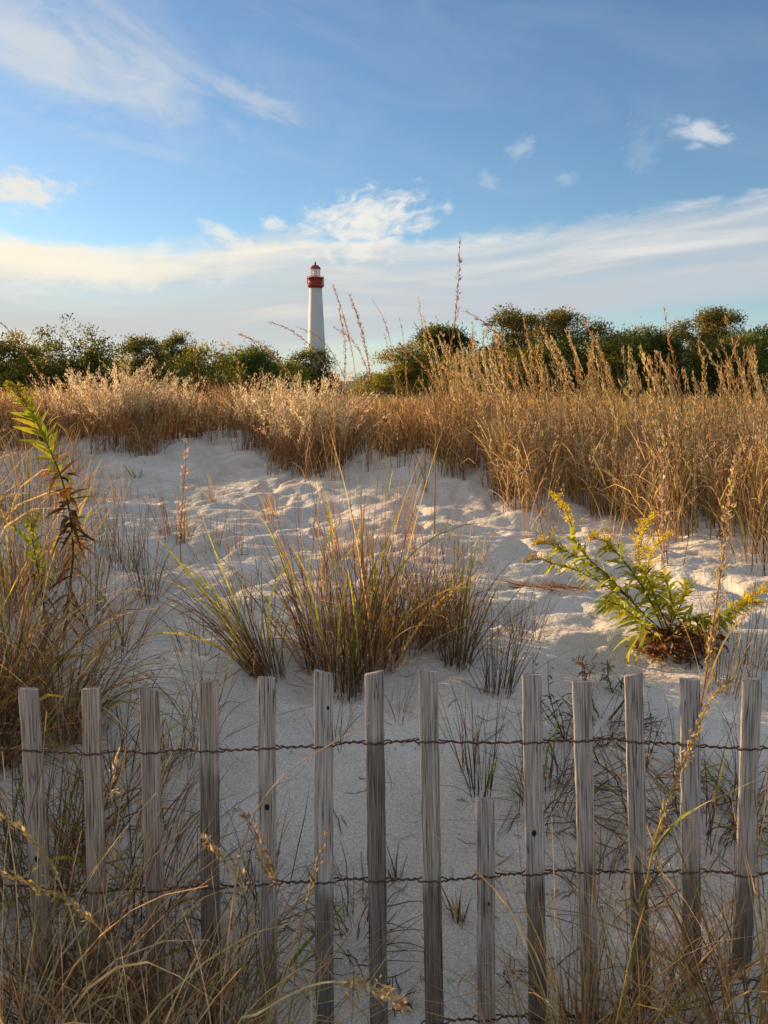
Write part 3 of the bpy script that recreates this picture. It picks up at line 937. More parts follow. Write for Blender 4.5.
def stem_set(g_stem, g_leaf, g_seed, B, H, lean_az, lean, scat, pal, leafpal, r0, nleaf=2, leaf_len=.28, leaf_w=.004,
             seed_frac=.4, seed_n=14, seed_pal=PALE, seed_len=.011, seed_t=.6, bend=.25, K=5, seed_spread=.004, az_sd=6.3):
    """upright grass stems with drooping leaves and feathery tops"""
    n = len(B)
    az = lean_az + rng.normal(0, az_sd, n)
    th0 = np.abs(rng.normal(0, scat, n)) * .6
    bd = np.abs(rng.normal(bend, bend * .6, n))
    P = stalks(B, az, th0, bd, H, K, .12)
    # common lean
    P[:, :, 0] += (P[:, :, 2] - B[:, None, 2]) * lean
    c = pick(pal, n, .26)
    g_stem.tubes(P, np.linspace(1, .4, K)[None] * r0 * rng.uniform(.7, 1.25, (n, 1)), c, 3)
    m = n * nleaf
    if m:
        li = rng.integers(0, n, m)
        t = rng.uniform(.0, .65, m)
        lb, T = along(P, li, t)
        Lp = stalks(lb, rng.uniform(0, 2 * PI, m), rng.uniform(.12, .5, m), rng.uniform(.3, 1.9, m), leaf_len * rng.uniform(.5, 1.3, m), 4, .25, 1.2)
        Lp[:, :, 0] += (Lp[:, :, 2] - lb[:, None, 2]) * lean
        g_leaf.ribbons(Lp, np.array([.8, 1, .7, .05])[None] * leaf_w * rng.uniform(.6, 1.3, (m, 1)), side_vec(Lp, .5), pick(leafpal, m))
    if seed_frac > 0:
        si = np.nonzero(rng.random(n) < seed_frac)[0]
        if len(si):
            m = len(si) * seed_n
            li = np.repeat(si, seed_n)
            sb, T = along(P, li, seed_t + (1 - seed_t) * rng.random(m))
            D = T + rng.normal(0, .22, (m, 3))
            sb = sb + rng.normal(0, seed_spread, (m, 3))
            tone = np.repeat(pick(seed_pal, len(si), .15), seed_n, 0) * (1 + rng.normal(0, .1, (m, 1)))
            g_seed.leaves(sb, D, seed_len * rng.uniform(.6, 1.5, m), seed_len * .24, tone)
    return P


# ---------------------------------------------------------------- the grass field behind the bare sand (nobody could count it)
EDGE_PX = [(-60, 452), (0, 456), (60, 448), (110, 450), (150, 442), (200, 437), (250, 440), (262, 455), (290, 473), (330, 474), (360, 463),
           (400, 460), (440, 466), (488, 478), (500, 500), (520, 515), (560, 520), (620, 530), (680, 547), (768, 542), (850, 545)]
EW = np.array([ground(*p)[:2] for p in EDGE_PX])
EANG = EW[:, 0] / EW[:, 1]; EDIST = EW[:, 1]
o_ = np.argsort(EANG); EANG, EDIST = EANG[o_], EDIST[o_]


def edge_y(x, y):
    return np.interp(x / y, EANG, EDIST)


def scatter(n, x0, x1, y0, y1, keep, tus=5, rad_=.07):
    """tussocked positions for which keep(x, y) holds"""
    k = n // tus
    out = []
    while k > 0:
        cx = rng.uniform(x0, x1, k * 2); cy = rng.uniform(y0, y1, k * 2)
        ok = keep(cx, cy)
        cx, cy = cx[ok][:k], cy[ok][:k]
        m = len(cx)
        if m == 0: break
        x = np.repeat(cx, tus) + rng.normal(0, rad_, m * tus); y = np.repeat(cy, tus) + rng.normal(0, rad_, m * tus)
        out.append(np.stack([x, y, G(x, y) - .01], -1)); k -= m
    return np.concatenate(out)


def in_view(x, y, m=1.2):
    return np.abs(x) < .53 * y + m


def past(x, y, a, b):
    e = edge_y(x, y) + (.45 + .06 * y) * fbm(x * 1.5, y * 1.2, 3)
    return (y > e + a) & (y < e + b)


def field(name, label, sets):
    gs, gl, gd = Geo(), Geo(), Geo()
    for B, kw in sets:
        stem_set(gs, gl, gd, B, **kw)
    root = thing(name, (0, 8, float(G(0, 8))), label, 'grass')
    root['kind'] = 'stuff'
    del root['category']
    for g, nm, mt in ((gs, 'stems', M_STEM), (gl, 'blades', M_BLADE), (gd, 'seed_heads', M_SEED)):
        if g.n:
            g.v = [v - np.array(root.location) for v in g.v]
            tag(g.build(nm, mt, root), kind='stuff')
    return root


def fringe(n, x0, x1, y0, y1, cond, tus, rad_):
    return scatter(n, x0, x1, y0, y1, lambda x, y: past(x, y, -1.3, .1) & cond(x, y) & in_view(x, y) & (rng.random(len(x)) < np.exp(-(edge_y(x, y) - y) / .45)), tus, rad_)


def hvar(B, a, b):
    f = .5 + fbm(B[:, 0] * .8 + 40, B[:, 1] * .8, 2) * .9
    f = f + 1.1 * vnoise(B[:, 0] * 4.5, B[:, 1] * 4.5 + 7)
    return (a + (b - a) * np.clip(f, 0, 1.15)) * rng.uniform(.75, 1.12, len(B))


right_of = lambda x, y: x / y > .10 + .10 * vnoise(x * 2, y * 2)
# tall golden grass on the right
B1 = scatter(3600, -.2, 5.5, 3.8, 9.5, lambda x, y: past(x, y, 0, 2.6) & right_of(x, y) & in_view(x, y), 9, .05)
B1f = fringe(260, -.2, 5.5, 3.2, 8, right_of, 4, .03)
B2 = scatter(400, -.2, 5.5, 3.9, 9, lambda x, y: past(x, y, .2, 2.2) & right_of(x, y) & in_view(x, y), 2, .05)
B3 = scatter(6000, 0, 11, 6, 16, lambda x, y: past(x, y, 2.3, 9) & right_of(x, y) & in_view(x, y), 8, .09)
field('golden_dune_grass', 'tall golden dune grass massed on the right behind the bare sand', [
    (B1, dict(H=hvar(B1, .42, .72), lean_az=2.6, lean=-.05, scat=.22, pal=TAN + TAN + RED + PALE[1:], leafpal=TAN + PALE + RED[2:], r0=.0030, nleaf=2, leaf_len=.30, leaf_w=.0062, seed_frac=.35, seed_n=24, seed_len=.022, seed_t=.7, bend=.22)),
    (B1f, dict(H=hvar(B1f, .35, .8), lean_az=2.6, lean=-.03, scat=.22, pal=TAN + RED + DEAD[2:], leafpal=TAN + PALE[2:] + RED[2:], r0=.0028, nleaf=2, leaf_len=.26, leaf_w=.006, seed_frac=.30, seed_len=.016, bend=.25)),
    (B2, dict(H=hvar(B2, .92, 1.24), lean_az=PI, az_sd=1.0, lean=-.10, scat=.12, pal=TAN, leafpal=TAN, r0=.0032, nleaf=1, seed_frac=.95, seed_n=60, seed_t=.66, seed_pal=TAN + PALE[2:], bend=.26, K=7, seed_spread=.005, seed_len=.026)),
    (B3, dict(H=hvar(B3, .24, .50), lean_az=0, lean=-.04, scat=.25, pal=TAN + RED, leafpal=TAN, r0=.0038, nleaf=1, leaf_len=.3, leaf_w=.009, seed_frac=.4, seed_n=12, seed_len=.026, bend=.3)),
])
# reddish bluestem left and middle
left_of = lambda x, y: ~right_of(x, y)
hole = lambda x, y: vnoise(x * .9 + 5, y * .7) > .02
C1 = scatter(4600, -9, 2.2, 6, 15, lambda x, y: past(x, y, 0, 2.4) & left_of(x, y) & in_view(x, y) & ~(hole(x, y) & (x / y < -.28)), 9, .06)
C1f = fringe(300, -8, 2.2, 4.5, 13, left_of, 4, .03)
C2 = scatter(9500, -13, 4, 8, 24, lambda x, y: past(x, y, 2.2, 11) & left_of(x, y) & in_view(x, y) & ~(hole(x, y) & (x / y < -.28) & (y < 14)), 8, .10)
C3 = scatter(560, -8, 2.2, 6, 16, lambda x, y: past(x, y, .2, 5) & left_of(x, y) & in_view(x, y), 3, .05)
field('bluestem_grass', 'knee high reddish tan grass massed on the left and middle behind the bare sand', [
    (C1, dict(H=hvar(C1, .32, .64), lean_az=0, lean=.03, scat=.25, pal=RED + TAN[:2], leafpal=RED + TAN, r0=.0034, nleaf=2, leaf_len=.24, leaf_w=.007, seed_frac=.5, seed_n=18, seed_len=.024, seed_t=.5, seed_pal=RED + PALE, bend=.3)),
    (C1f, dict(H=hvar(C1f, .25, .6), lean_az=0, lean=.03, scat=.25, pal=RED + TAN[:2] + DEAD, leafpal=RED + TAN, r0=.003, nleaf=2, leaf_len=.22, leaf_w=.006, seed_frac=.4, seed_n=12, seed_len=.016, seed_pal=RED + PALE, bend=.3)),
    (C2, dict(H=hvar(C2, .16, .38), lean_az=0, lean=.0, scat=.28, pal=RED + TAN, leafpal=TAN + RED, r0=.0044, nleaf=1, leaf_len=.3, leaf_w=.011, seed_frac=.4, seed_n=8, seed_len=.035, seed_t=.5, seed_pal=TAN + PALE[2:], bend=.35)),
    (C3, dict(H=hvar(C3, .5, .8), lean_az=PI, az_sd=1.2, lean=-.08, scat=.2, pal=RED + TAN, leafpal=TAN, r0=.0034, nleaf=1, seed_frac=.8, seed_n=24, seed_len=.016, seed_t=.62, seed_pal=RED + TAN, bend=.4, K=6)),
])
# far grass up to the shrubs
D1 = scatter(15000, -22, 22, 14, 34, lambda x, y: in_view(x, y, 2), 10, .16)
field('far_grass', 'pale tan grass filling the flat between the dune and the shrubs', [
    (D1, dict(H=hvar(D1, .2, .45), lean_az=0, lean=0, scat=.25, pal=TAN + RED, leafpal=TAN, r0=.005, nleaf=1, leaf_len=.35, leaf_w=.014, seed_frac=.5, seed_n=4, seed_len=.05, bend=.3, K=4)),
])
# grass on the dune past the left edge of the view, towards the sun
E1 = scatter(3400, -6.5, -.9, 1.2, 8.5, lambda x, y: (x / y < -.56) & (x / y > -2.6) & (vnoise(x * 1.1 + 60, y * 1.1) > -.12), 12, .07)
E1b = scatter(2200, -13, -3.0, 4, 14, lambda x, y: (x / y < -.56) & (vnoise(x * .6 + 60, y * .6) > -.05), 10, .12)
field('side_grass', 'dune grass growing on past the left edge of the view', [
    (E1, dict(H=hvar(E1, .4, .85), lean_az=0, lean=.03, scat=.3, pal=TAN + RED, leafpal=TAN + GREEN[:1], r0=.0024, nleaf=3, leaf_len=.32, leaf_w=.006, seed_frac=.3, bend=.4)),
    (E1b, dict(H=hvar(E1b, .4, .95), lean_az=0, lean=.03, scat=.3, pal=TAN + RED, leafpal=TAN, r0=.004, nleaf=3, leaf_len=.34, leaf_w=.012, seed_frac=.3, seed_n=8, seed_len=.02, bend=.4)),
])
# ---------------------------------------------------------------- single plants
GRP = 'tufts of dune grass on the bare sand'


def finish(root, parts):
    o = np.array(root.location)
    for g, nm, mt in parts:
        if g.n:
            g.v = [v - o for v in g.v]
            g.build(nm, mt, root)


def tuft(base, label, n=40, h=.4, r=.05, lean=(0., 0.), scat=.3, bend=.6, green=.1, pal=DEAD, w=.003, seeds=0, name='grass_tuft', group=GRP,
         gpal=GREEN, gw=2.5, curl=.32, stemf=.3, gh=1.0):
    """a tussock: thin dead stems, arching dead blades, broader green blades"""
    base = np.asarray(base, float)
    gd, gg, gs = Geo(), Geo(), Geo()
    a = rng.uniform(0, 2 * PI, n); q = np.sqrt(rng.random(n)) * r
    x = base[0] + q * np.cos(a); y = base[1] + q * np.sin(a)
    B = np.stack([x, y, G(x, y) - .012], -1)
    az = a + rng.normal(0, .7, n)
    th = np.abs(rng.normal(0, scat, n)) * (.35 + .9 * q / r)
    L = h * np.where(rng.random(n) < .3, rng.uniform(.35, .7, n), rng.uniform(.7, 1.08, n))
    bd = np.abs(rng.normal(bend * 1.15, bend * .8, n))
    isg = rng.random(n) < green * .62
    if isg.sum() < 8: isg[:] = False if green < .04 else isg
    iss = (~isg) & (rng.random(n) < stemf)
    bd[iss] *= .25; th[iss] *= .7
    L[isg] *= gh
    K = 9
    P = stalks(B, az, th, bd, L, K, curl, 1.5)
    hz = P[:, :, 2:3] - B[:, None, 2:3]
    P[:, :, 0] += hz[..., 0] * lean[0]; P[:, :, 1] += hz[..., 0] * lean[1]
    floor_ = G(P[:, :, 0], P[:, :, 1], False) + .004
    P[:, 1:, 2] = np.maximum(P[:, 1:, 2], floor_[:, 1:])
    prof = np.array([.75, .95, 1, 1, .95, .85, .68, .42, .05])[None]
    ib = ~isg & ~iss
    if iss.any():
        c = pick(pal, iss.sum())
        gd.tubes(P[iss], np.linspace(1, .35, K)[None] * w * .42 * rng.uniform(.8, 1.2, (iss.sum(), 1)), c, 4)
    if ib.any():
        c = pick(pal, ib.sum(), .18)
        tip = c * np.array([1.25, 1.2, 1.1])
        C = c[:, None] * (1 - np.linspace(0, 1, K)[None, :, None]) + tip[:, None] * np.linspace(0, 1, K)[None, :, None]
        gd.ribbons(P[ib], prof * w * rng.uniform(.6, 1.25, (ib.sum(), 1)), side_vec(P[ib], .6), C)
    if isg.any():
        k = isg.sum()
        c0 = pick(pal, k); c1 = pick(gpal, k, .15); c2 = pick(YEL, k)
        t = np.linspace(0, 1, K)[None, :, None]
        s0 = sm(.12, .4, t); s1 = sm(.75, 1.0, t) * .7
        C = (c0[:, None] * (1 - s0) + c1[:, None] * s0) * (1 - s1) + c2[:, None] * s1
        gg.ribbons(P[isg], prof * w * gw * rng.uniform(.7, 1.2, (k, 1)), side_vec(P[isg], .5), C)
    if seeds:
        cand = np.nonzero(iss if iss.sum() >= seeds else ~isg)[0]
        si = rng.choice(cand, min(seeds, len(cand)), replace=False)
        m = 40
        li = np.repeat(si, m)
        sb, T = along(P, li, .72 + .28 * rng.random(len(li)))
        gs.leaves(sb + rng.normal(0, .002, (len(li), 3)), T + rng.normal(0, .35, T.shape), .011, .004, pick(PALE + TAN, len(li)))
    root = thing(name, (base[0], base[1], float(G(base[0], base[1]))), label, 'grass tuft', group)
    if isg.sum() < 12 and gg.n:
        gg.f = [f + gd.n for f in gg.f]; gd.v += gg.v; gd.f += gg.f; gd.c += gg.c; gd.n += gg.n; gg = Geo()
    finish(root, ((gd, 'dry_blades', M_BLADE), (gg, 'green_blades', M_LEAF), (gs, 'seed_heads', M_SEED)))
    return root


def gp(px, py):
    return ground(px, py)


# --- the clumps on the bank behind the fence
tuft(gp(350, 690), 'biggest grass tussock in the middle, upright dead stems with yellow green blades', 150, .60, .08, (.02, .1), .34, .6, .18, DEAD + DEAD + RED[:2], .0032, gh=1.28, gpal=GREEN + GREEN + YEL[:1])
tuft(gp(322, 672), 'tall reddish tuft joined to the left side of the biggest tussock', 70, .56, .06, (-.12, .1), .36, .7, .12, DEAD + DEAD + RED[:2], .003, gh=1.2, gpal=GREEN + YEL)
tuft(gp(268, 676), 'tussock leaning left with broad yellow green blades and drooping dark ones', 110, .50, .065, (-.42, .0), .42, .8, .26, DEAD, .0032, gw=2.6, gh=1.15)
tuft(gp(385, 668), 'tuft with tall yellow blades just right of the biggest tussock', 60, .56, .055, (.05, .05), .3, .6, .17, DEAD + RED, .003, gpal=GREEN + YEL)
tuft(gp(412, 640), 'dense brown dead tussock with drooping tips, right of the middle', 190, .42, .12, (.04, .05), .4, 1.0, .04, RED[:2] + DEAD, .0032)
tuft(gp(436, 622), 'low brown dead tuft behind the dense drooping tussock', 80, .36, .10, (.06, .05), .34, .7, .04, RED + DEAD, .003)
tuft(gp(457, 664), 'sheaf shaped tuft with one broad green blade, right of the dense brown tussock', 100, .46, .055, (.06, .05), .30, .6, .10, DEAD, .0033, gw=2.6, gpal=GREEN[:3])
tuft(gp(497, 694), 'sparse dark thin tuft behind the gap between the tall slats', 60, .40, .05, (.10, .0), .30, .5, .04, [(.11, .08, .055), (.15, .105, .07)], .0026)
tuft(gp(482, 792), 'slender stemmed tuft standing behind the short broken slat', 30, .33, .035, (.03, .0), .22, .35, .08, DEAD, .0026, stemf=.6)
tuft(gp(470, 772), 'few dark stems beside the tuft behind the short broken slat', 16, .30, .03, (-.05, .0), .2, .3, .0, DEAD, .0024, stemf=.7)
tuft(gp(338, 655), 'dark dead thatch in the heart of the biggest tussock', 120, .38, .13, (-.02, .1), .5, .9, .0, [(.12, .085, .055), (.17, .115, .07)], .003)
tuft(gp(392, 640), 'dark brown dead thatch right of the heart of the biggest tussock', 110, .36, .12, (.02, .1), .5, .9, .0, [(.13, .08, .05), (.18, .11, .065)], .003)
tuft(gp(45, 470), 'straw coloured grass along the left edge beyond the goldenrod tip', 170, .5, .35, (.0, .1), .3, .5, .03, RED + TAN, .004)
tuft(gp(366, 672), 'tall thin straw stems rising highest out of the biggest tussock', 46, .84, .09, (.0, .1), .2, .35, .14, RED + TAN, .003, stemf=.7, gpal=YEL + GREEN)
tuft(gp(446, 640), 'reddish dry base spreading right from the dense drooping tussock', 90, .36, .12, (.12, .05), .45, .9, .03, RED[:2] + DEAD, .003)
tuft(gp(308, 590), 'yellow green tuft behind the biggest tussock on its left', 40, .50, .08, (-.18, .1), .3, .5, .35, RED, .0034, gpal=GREEN + YEL)
tuft(gp(352, 560), 'loose reddish tuft behind the biggest tussock', 48, .44, .12, (.0, .1), .3, .5, .15, RED, .003, gpal=YEL + GREEN)
tuft(gp(400, 545), 'thin golden tuft far behind the biggest tussock', 26, .50, .10, (-.03, .1), .22, .4, .15, TAN + RED, .003, gpal=YEL)
tuft(gp(430, 560), 'thin reddish tuft behind the dense brown tussock', 26, .40, .10, (.03, .1), .25, .4, .05, RED, .003)
tuft(gp(148, 600), 'narrow dark stemmed tuft alone on the bare sand at left', 34, .46, .05, (-.06, .05), .26, .45, .10, [(.14, .10, .07), (.2, .14, .09)], .003, stemf=.55, gpal=YEL + GREEN)
tuft(gp(176, 541), 'bushy reddish tuft at the foot of the pale pink spike', 60, .36, .09, (-.05, .1), .38, .5, .04, RED, .0028, stemf=.6)
tuft(gp(238, 550), 'small reddish tuft between the pink spike and the biggest tussock', 26, .30, .07, (.0, .1), .3, .4, .06, RED, .0028, stemf=.6)
tuft(gp(214, 548), 'tiny sparse tuft left of the small reddish one', 14, .26, .05, (.0, .1), .3, .4, .0, RED, .0028, stemf=.6)
tuft(gp(118, 566), 'grey brown stems behind the leafy goldenrod', 60, .42, .10, (-.02, .05), .3, .5, .03, [(.2, .15, .12), (.17, .12, .09)], .0028, stemf=.6)
tuft(gp(88, 618), 'tangled grey brown tuft beside the dead leaves of the goldenrod', 50, .44, .08, (.02, .0), .35, .6, .05, DEAD, .0028)
tuft(gp(52, 575), 'grassy tuft behind the leafy goldenrod near the left edge', 110, .44, .15, (.03, .05), .3, .5, .12, RED + TAN, .003, gpal=YEL + GREEN)
tuft(gp(12, 600), 'mixed golden and brown tuft at the left edge behind the tangle', 170, .5, .18, (.05, .0), .35, .6, .15, TAN + RED, .0032, gpal=YEL + GREEN)
tuft(gp(20, 520), 'reddish brown grass at the left edge below the goldenrod tip', 200, .56, .26, (.0, .1), .3, .5, .06, RED + TAN, .0034)
tuft(gp(75, 500), 'short pale brown grass on the far sand behind the goldenrod', 130, .38, .26, (.0, .1), .35, .5, .05, RED + TAN, .0034)
tuft(gp(14, 700), 'golden tangle of arching blades at the left edge behind the fence', 240, .62, .10, (.12, -.1), .5, 1.1, .22, TAN + DEAD, .0036, gpal=YEL + GREEN, gw=1.6)
tuft(gp(60, 738), 'brown tangle of arching blades behind the second slat from the left', 220, .52, .09, (.10, -.1), .5, 1.2, .14, DEAD + TAN, .0034, gpal=YEL + GREEN, gw=1.6)
tuft(gp(-25, 760), 'dark tangle behind the leftmost slat', 320, .60, .12, (.15, -.05), .5, 1.0, .10, DEAD + RED, .0034, gpal=YEL)
tuft(gp(112, 780), 'loose bent stems behind the gap between the second and third slats', 46, .42, .08, (.05, -.05), .5, .9, .12, TAN + DEAD, .003, gpal=YEL)
tuft(gp(174, 765), 'thin yellow blades standing between the third and fourth slats', 20, .34, .05, (.02, .0), .3, .5, .4, DEAD, .003, gpal=YEL)
tuft(gp(205, 735), 'long dark arching blades sweeping over the sand behind the fourth slat', 30, .5, .05, (-.1, -.05), .75, 1.3, .05, DEAD, .0024, stemf=.1)
tuft(gp(722, 690), 'upright brown stems beneath the tall seed plume at right', 34, .40, .06, (.03, .0), .24, .4, .05, TAN + DEAD, .003, stemf=.6)
tuft(gp(752, 668), 'brown stems at the right edge beside the goldenrod bush', 36, .40, .08, (.02, .0), .3, .5, .05, TAN + DEAD, .003, stemf=.5)
tuft(gp(760, 560), 'dark arching grass at the right edge in the shade of the tall grass', 70, .52, .14, (-.1, .0), .5, .8, .05, DEAD + TAN, .003)
tuft(gp(505, 490), 'small upright tuft at the front corner of the tall golden grass', 40, .55, .06, (.0, .05), .2, .3, .05, TAN, .003, stemf=.6)
tuft(gp(610, 545), 'thin dry stems in front of the tall golden grass', 16, .36, .06, (.0, .0), .25, .5, .0, TAN, .003, stemf=.6)
tuft(gp(390, 500), 'small sparse tuft on the pale crest', 12, .30, .06, (.0, .0), .3, .5, .2, TAN, .0035, stemf=.6)
tuft(gp(137, 478), 'small green tuft lying on the pale crest at left', 16, .16, .05, (-.1, .0), .6, .6, .5, DEAD, .004, gpal=GREEN)
tuft(gp(215, 500), 'faint reddish tuft on the rippled sand right of the pink spike', 22, .30, .09, (-.05, .1), .3, .5, .1, RED, .003, stemf=.6)
tuft(gp(275, 520), 'thin reddish tuft behind the left leaning tussock', 30, .34, .09, (-.1, .1), .3, .5, .2, RED, .003, stemf=.5, gpal=YEL)
tuft(gp(120, 500), 'thin straw tuft on the sand left of the pink spike', 26, .32, .09, (-.1, .1), .3, .5, .2, RED, .003, stemf=.5, gpal=YEL)
tuft(gp(470, 560), 'sparse stalks on the rippled sand right of the biggest tussock', 18, .34, .1, (.05, .1), .25, .4, .1, RED + TAN, .003, stemf=.6)
tuft(gp(565, 500), 'sparse straw standing just clear of the tall golden grass', 30, .5, .12, (-.05, .1), .22, .4, .0, TAN, .003, stemf=.6)
tuft(gp(330, 745), 'wiry dead stems on the shaded bank between the two middle slats', 18, .22, .05, (.0, .0), .4, .7, .0, DEAD, .0022)
tuft(gp(400, 720), 'few wiry stems on the shaded bank just under the middle slat tops', 12, .2, .04, (.1, .0), .4, .7, .0, DEAD, .0022)
tuft(gp(525, 640), 'low dry brown tuft left of the goldenrod dead leaves', 30, .2, .07, (.0, .0), .5, .7, .03, DEAD + RED, .0026)
tuft(gp(240, 620), 'thin brown tuft in the hollow left of the leaning tussock', 26, .3, .06, (-.1, .05), .35, .6, .08, DEAD, .0026, gpal=YEL)
tuft(gp(195, 655), 'wispy brown tuft on the shaded sand behind the fourth slat', 22, .3, .06, (-.1, .05), .4, .8, .1, DEAD, .0026, gpal=YEL)
tuft(gp(120, 650), 'mixed brown tuft right of the goldenrod dead leaves', 40, .36, .08, (.05, .05), .4, .7, .12, DEAD + RED, .0028, gpal=YEL + GREEN)
tuft(gp(100, 545), 'wispy grey tuft on the pale sand behind the goldenrod', 24, .36, .08, (.0, .1), .3, .5, .08, DEAD + RED, .003, stemf=.6)
# low mats against the bank
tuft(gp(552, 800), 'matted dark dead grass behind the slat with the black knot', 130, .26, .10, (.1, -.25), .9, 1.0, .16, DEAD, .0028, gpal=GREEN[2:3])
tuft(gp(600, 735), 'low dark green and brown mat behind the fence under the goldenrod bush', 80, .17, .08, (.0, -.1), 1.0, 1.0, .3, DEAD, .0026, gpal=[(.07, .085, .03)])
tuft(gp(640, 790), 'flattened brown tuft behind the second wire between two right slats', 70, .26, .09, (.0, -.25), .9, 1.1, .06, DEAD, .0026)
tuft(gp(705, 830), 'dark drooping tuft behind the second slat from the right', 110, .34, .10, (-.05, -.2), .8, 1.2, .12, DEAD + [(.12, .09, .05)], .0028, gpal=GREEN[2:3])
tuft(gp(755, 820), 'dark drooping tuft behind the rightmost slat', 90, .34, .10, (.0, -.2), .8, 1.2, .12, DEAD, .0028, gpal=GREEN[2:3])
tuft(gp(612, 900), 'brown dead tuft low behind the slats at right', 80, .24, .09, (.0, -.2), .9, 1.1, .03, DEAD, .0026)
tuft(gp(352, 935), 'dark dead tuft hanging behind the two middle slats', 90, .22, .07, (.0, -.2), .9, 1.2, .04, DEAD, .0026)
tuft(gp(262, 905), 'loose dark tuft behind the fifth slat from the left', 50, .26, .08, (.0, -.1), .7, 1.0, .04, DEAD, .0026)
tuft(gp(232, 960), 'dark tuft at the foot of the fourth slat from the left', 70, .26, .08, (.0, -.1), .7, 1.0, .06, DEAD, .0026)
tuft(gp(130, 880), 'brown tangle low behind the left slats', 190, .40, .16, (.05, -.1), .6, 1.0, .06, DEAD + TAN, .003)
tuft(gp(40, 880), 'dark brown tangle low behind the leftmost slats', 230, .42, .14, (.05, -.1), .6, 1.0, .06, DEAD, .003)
tuft(gp(459, 925), 'tiny yellowish sprig on the shaded bank left of the short slat', 20, .10, .015, (.0, .0), .35, .4, .4, DEAD, .0026, gpal=YEL + GREEN)
tuft(gp(396, 880), 'tiny green sprig on the shaded bank beside the middle slats', 14, .12, .012, (-.05, .0), .4, .5, .9, DEAD, .0028, gw=1.3, gpal=[(.10, .14, .04)])
tuft(gp(509, 975), 'tiny dark green sprig near the foot of the fence', 26, .05, .02, (.0, .0), .9, .6, .9, DEAD, .0028, gw=1.3, gpal=[(.07, .10, .03)])
tuft(gp(545, 985), 'few thin pale blades at the foot of the slat with the black knot', 9, .20, .015, (-.02, .0), .35, .5, .2, TAN, .0024)
tuft(gp(395, 1005), 'small green plantlet at the foot of the middle slats', 30, .06, .03, (.0, .0), .9, .8, .8, DEAD, .003, gw=1.3, gpal=[(.07, .11, .035)])

# --- grass on the near side of the fence
GRF = 'grass tufts in front of the fence'


def fore(x, y, label, **kw):
    return tuft((x, y, 0), label, group=GRF, **kw)


FP = TAN + DEAD[2:] + PALE
fore(-.66, 1.12, 'tall straw tuft in front of the leftmost slat', n=120, h=0.73, r=.07, lean=(.12, .0), scat=0.45, bend=1.35, green=0.054, pal=FP, w=.0036, gpal=YEL + GREEN, gw=1.4)
fore(-.52, 1.02, 'straw tuft crossing the two leftmost slats from the bottom edge', n=128, h=0.64, r=.07, lean=(.2, .0), scat=0.50, bend=1.49, green=0.054, pal=FP, w=.0034, gpal=GREEN, gw=1.4)
fore(-.40, 1.10, 'straw tuft in front of the third slat', n=111, h=0.56, r=.06, lean=(.05, .0), scat=0.50, bend=1.49, green=0.045, pal=FP, w=.0034, gpal=GREEN, gw=1.4)
fore(-.27, 1.12, 'arching straw tuft in front of the fourth slat', n=91, h=0.50, r=.06, lean=(.1, .0), scat=0.50, bend=1.62, green=0.027, pal=FP, w=.0032, gpal=GREEN, gw=1.4)
fore(-.15, 1.10, 'thin arching straw tuft in front of the fifth and sixth slats', n=48, h=0.48, r=.05, lean=(.1, .0), scat=0.50, bend=1.76, green=0.018, pal=FP, w=.0032, gpal=GREEN, gw=1.4)
fore(-.58, 1.26, 'brown undergrowth at the foot of the leftmost slats', n=181, h=0.48, r=.11, lean=(.0, .0), scat=.6, bend=1.0, green=.04, pal=DEAD + RED, w=.0032)
fore(-.34, 1.27, 'brown undergrowth at the foot of the third and fourth slats', n=161, h=0.41, r=.10, lean=(.0, .0), scat=.6, bend=1.0, green=.04, pal=DEAD + RED + TAN, w=.0032)
fore(.36, 1.20, 'reddish brown tuft around the foot of the golden seed stalk', n=141, h=0.56, r=.045, lean=(.0, .0), scat=.42, bend=.8, green=.05, pal=RED + TAN, w=.0026, gpal=YEL)
fore(.50, 1.18, 'grey straw tuft in front of the second slat from the right', n=111, h=0.48, r=.07, lean=(-.05, .0), scat=.55, bend=1.1, green=.03, pal=DEAD + RED + TAN, w=.0031, gpal=GREEN)
fore(.66, 1.16, 'grey straw tuft leaning left in front of the rightmost slat', n=141, h=0.59, r=.08, lean=(-.12, .0), scat=.55, bend=1.0, green=.05, pal=DEAD + RED + TAN, w=.0032, gpal=GREEN)
fore(.42, 1.05, 'low bent straw at the bottom edge right of the golden stalk', n=80, h=0.33, r=.07, lean=(.0, .0), scat=.7, bend=1.2, green=.03, pal=DEAD + RED + TAN, w=.0031, gpal=GREEN)
fore(.27, 1.24, 'short brown tuft in front of the slats left of the golden stalk', n=60, h=0.28, r=.04, lean=(.1, .0), scat=.5, bend=.9, green=.04, pal=RED + TAN, w=.0026)

for fx, fy, lab in ((.735, 1.37, 'dead straw drifted round the foot of the rightmost slat'), (.63, 1.365, 'dead straw drifted round the foot of the second slat from the right'),
                    (.527, 1.36, 'dead straw drifted round the foot of the third slat from the right'), (.425, 1.36, 'dead straw drifted round the foot of the fourth slat from the right'),
                    (-.70, 1.36, 'dead straw drifted round the foot of the leftmost slat'), (-.59, 1.36, 'dead straw drifted round the foot of the second slat from the left'),
                    (-.47, 1.355, 'dead straw drifted round the foot of the third slat from the left')):
    fore(fx, fy, lab, n=90, h=.17, r=.06, lean=(.0, -.2), scat=.9, bend=1.0, green=.02, pal=DEAD + TAN[1:2], w=.0026)

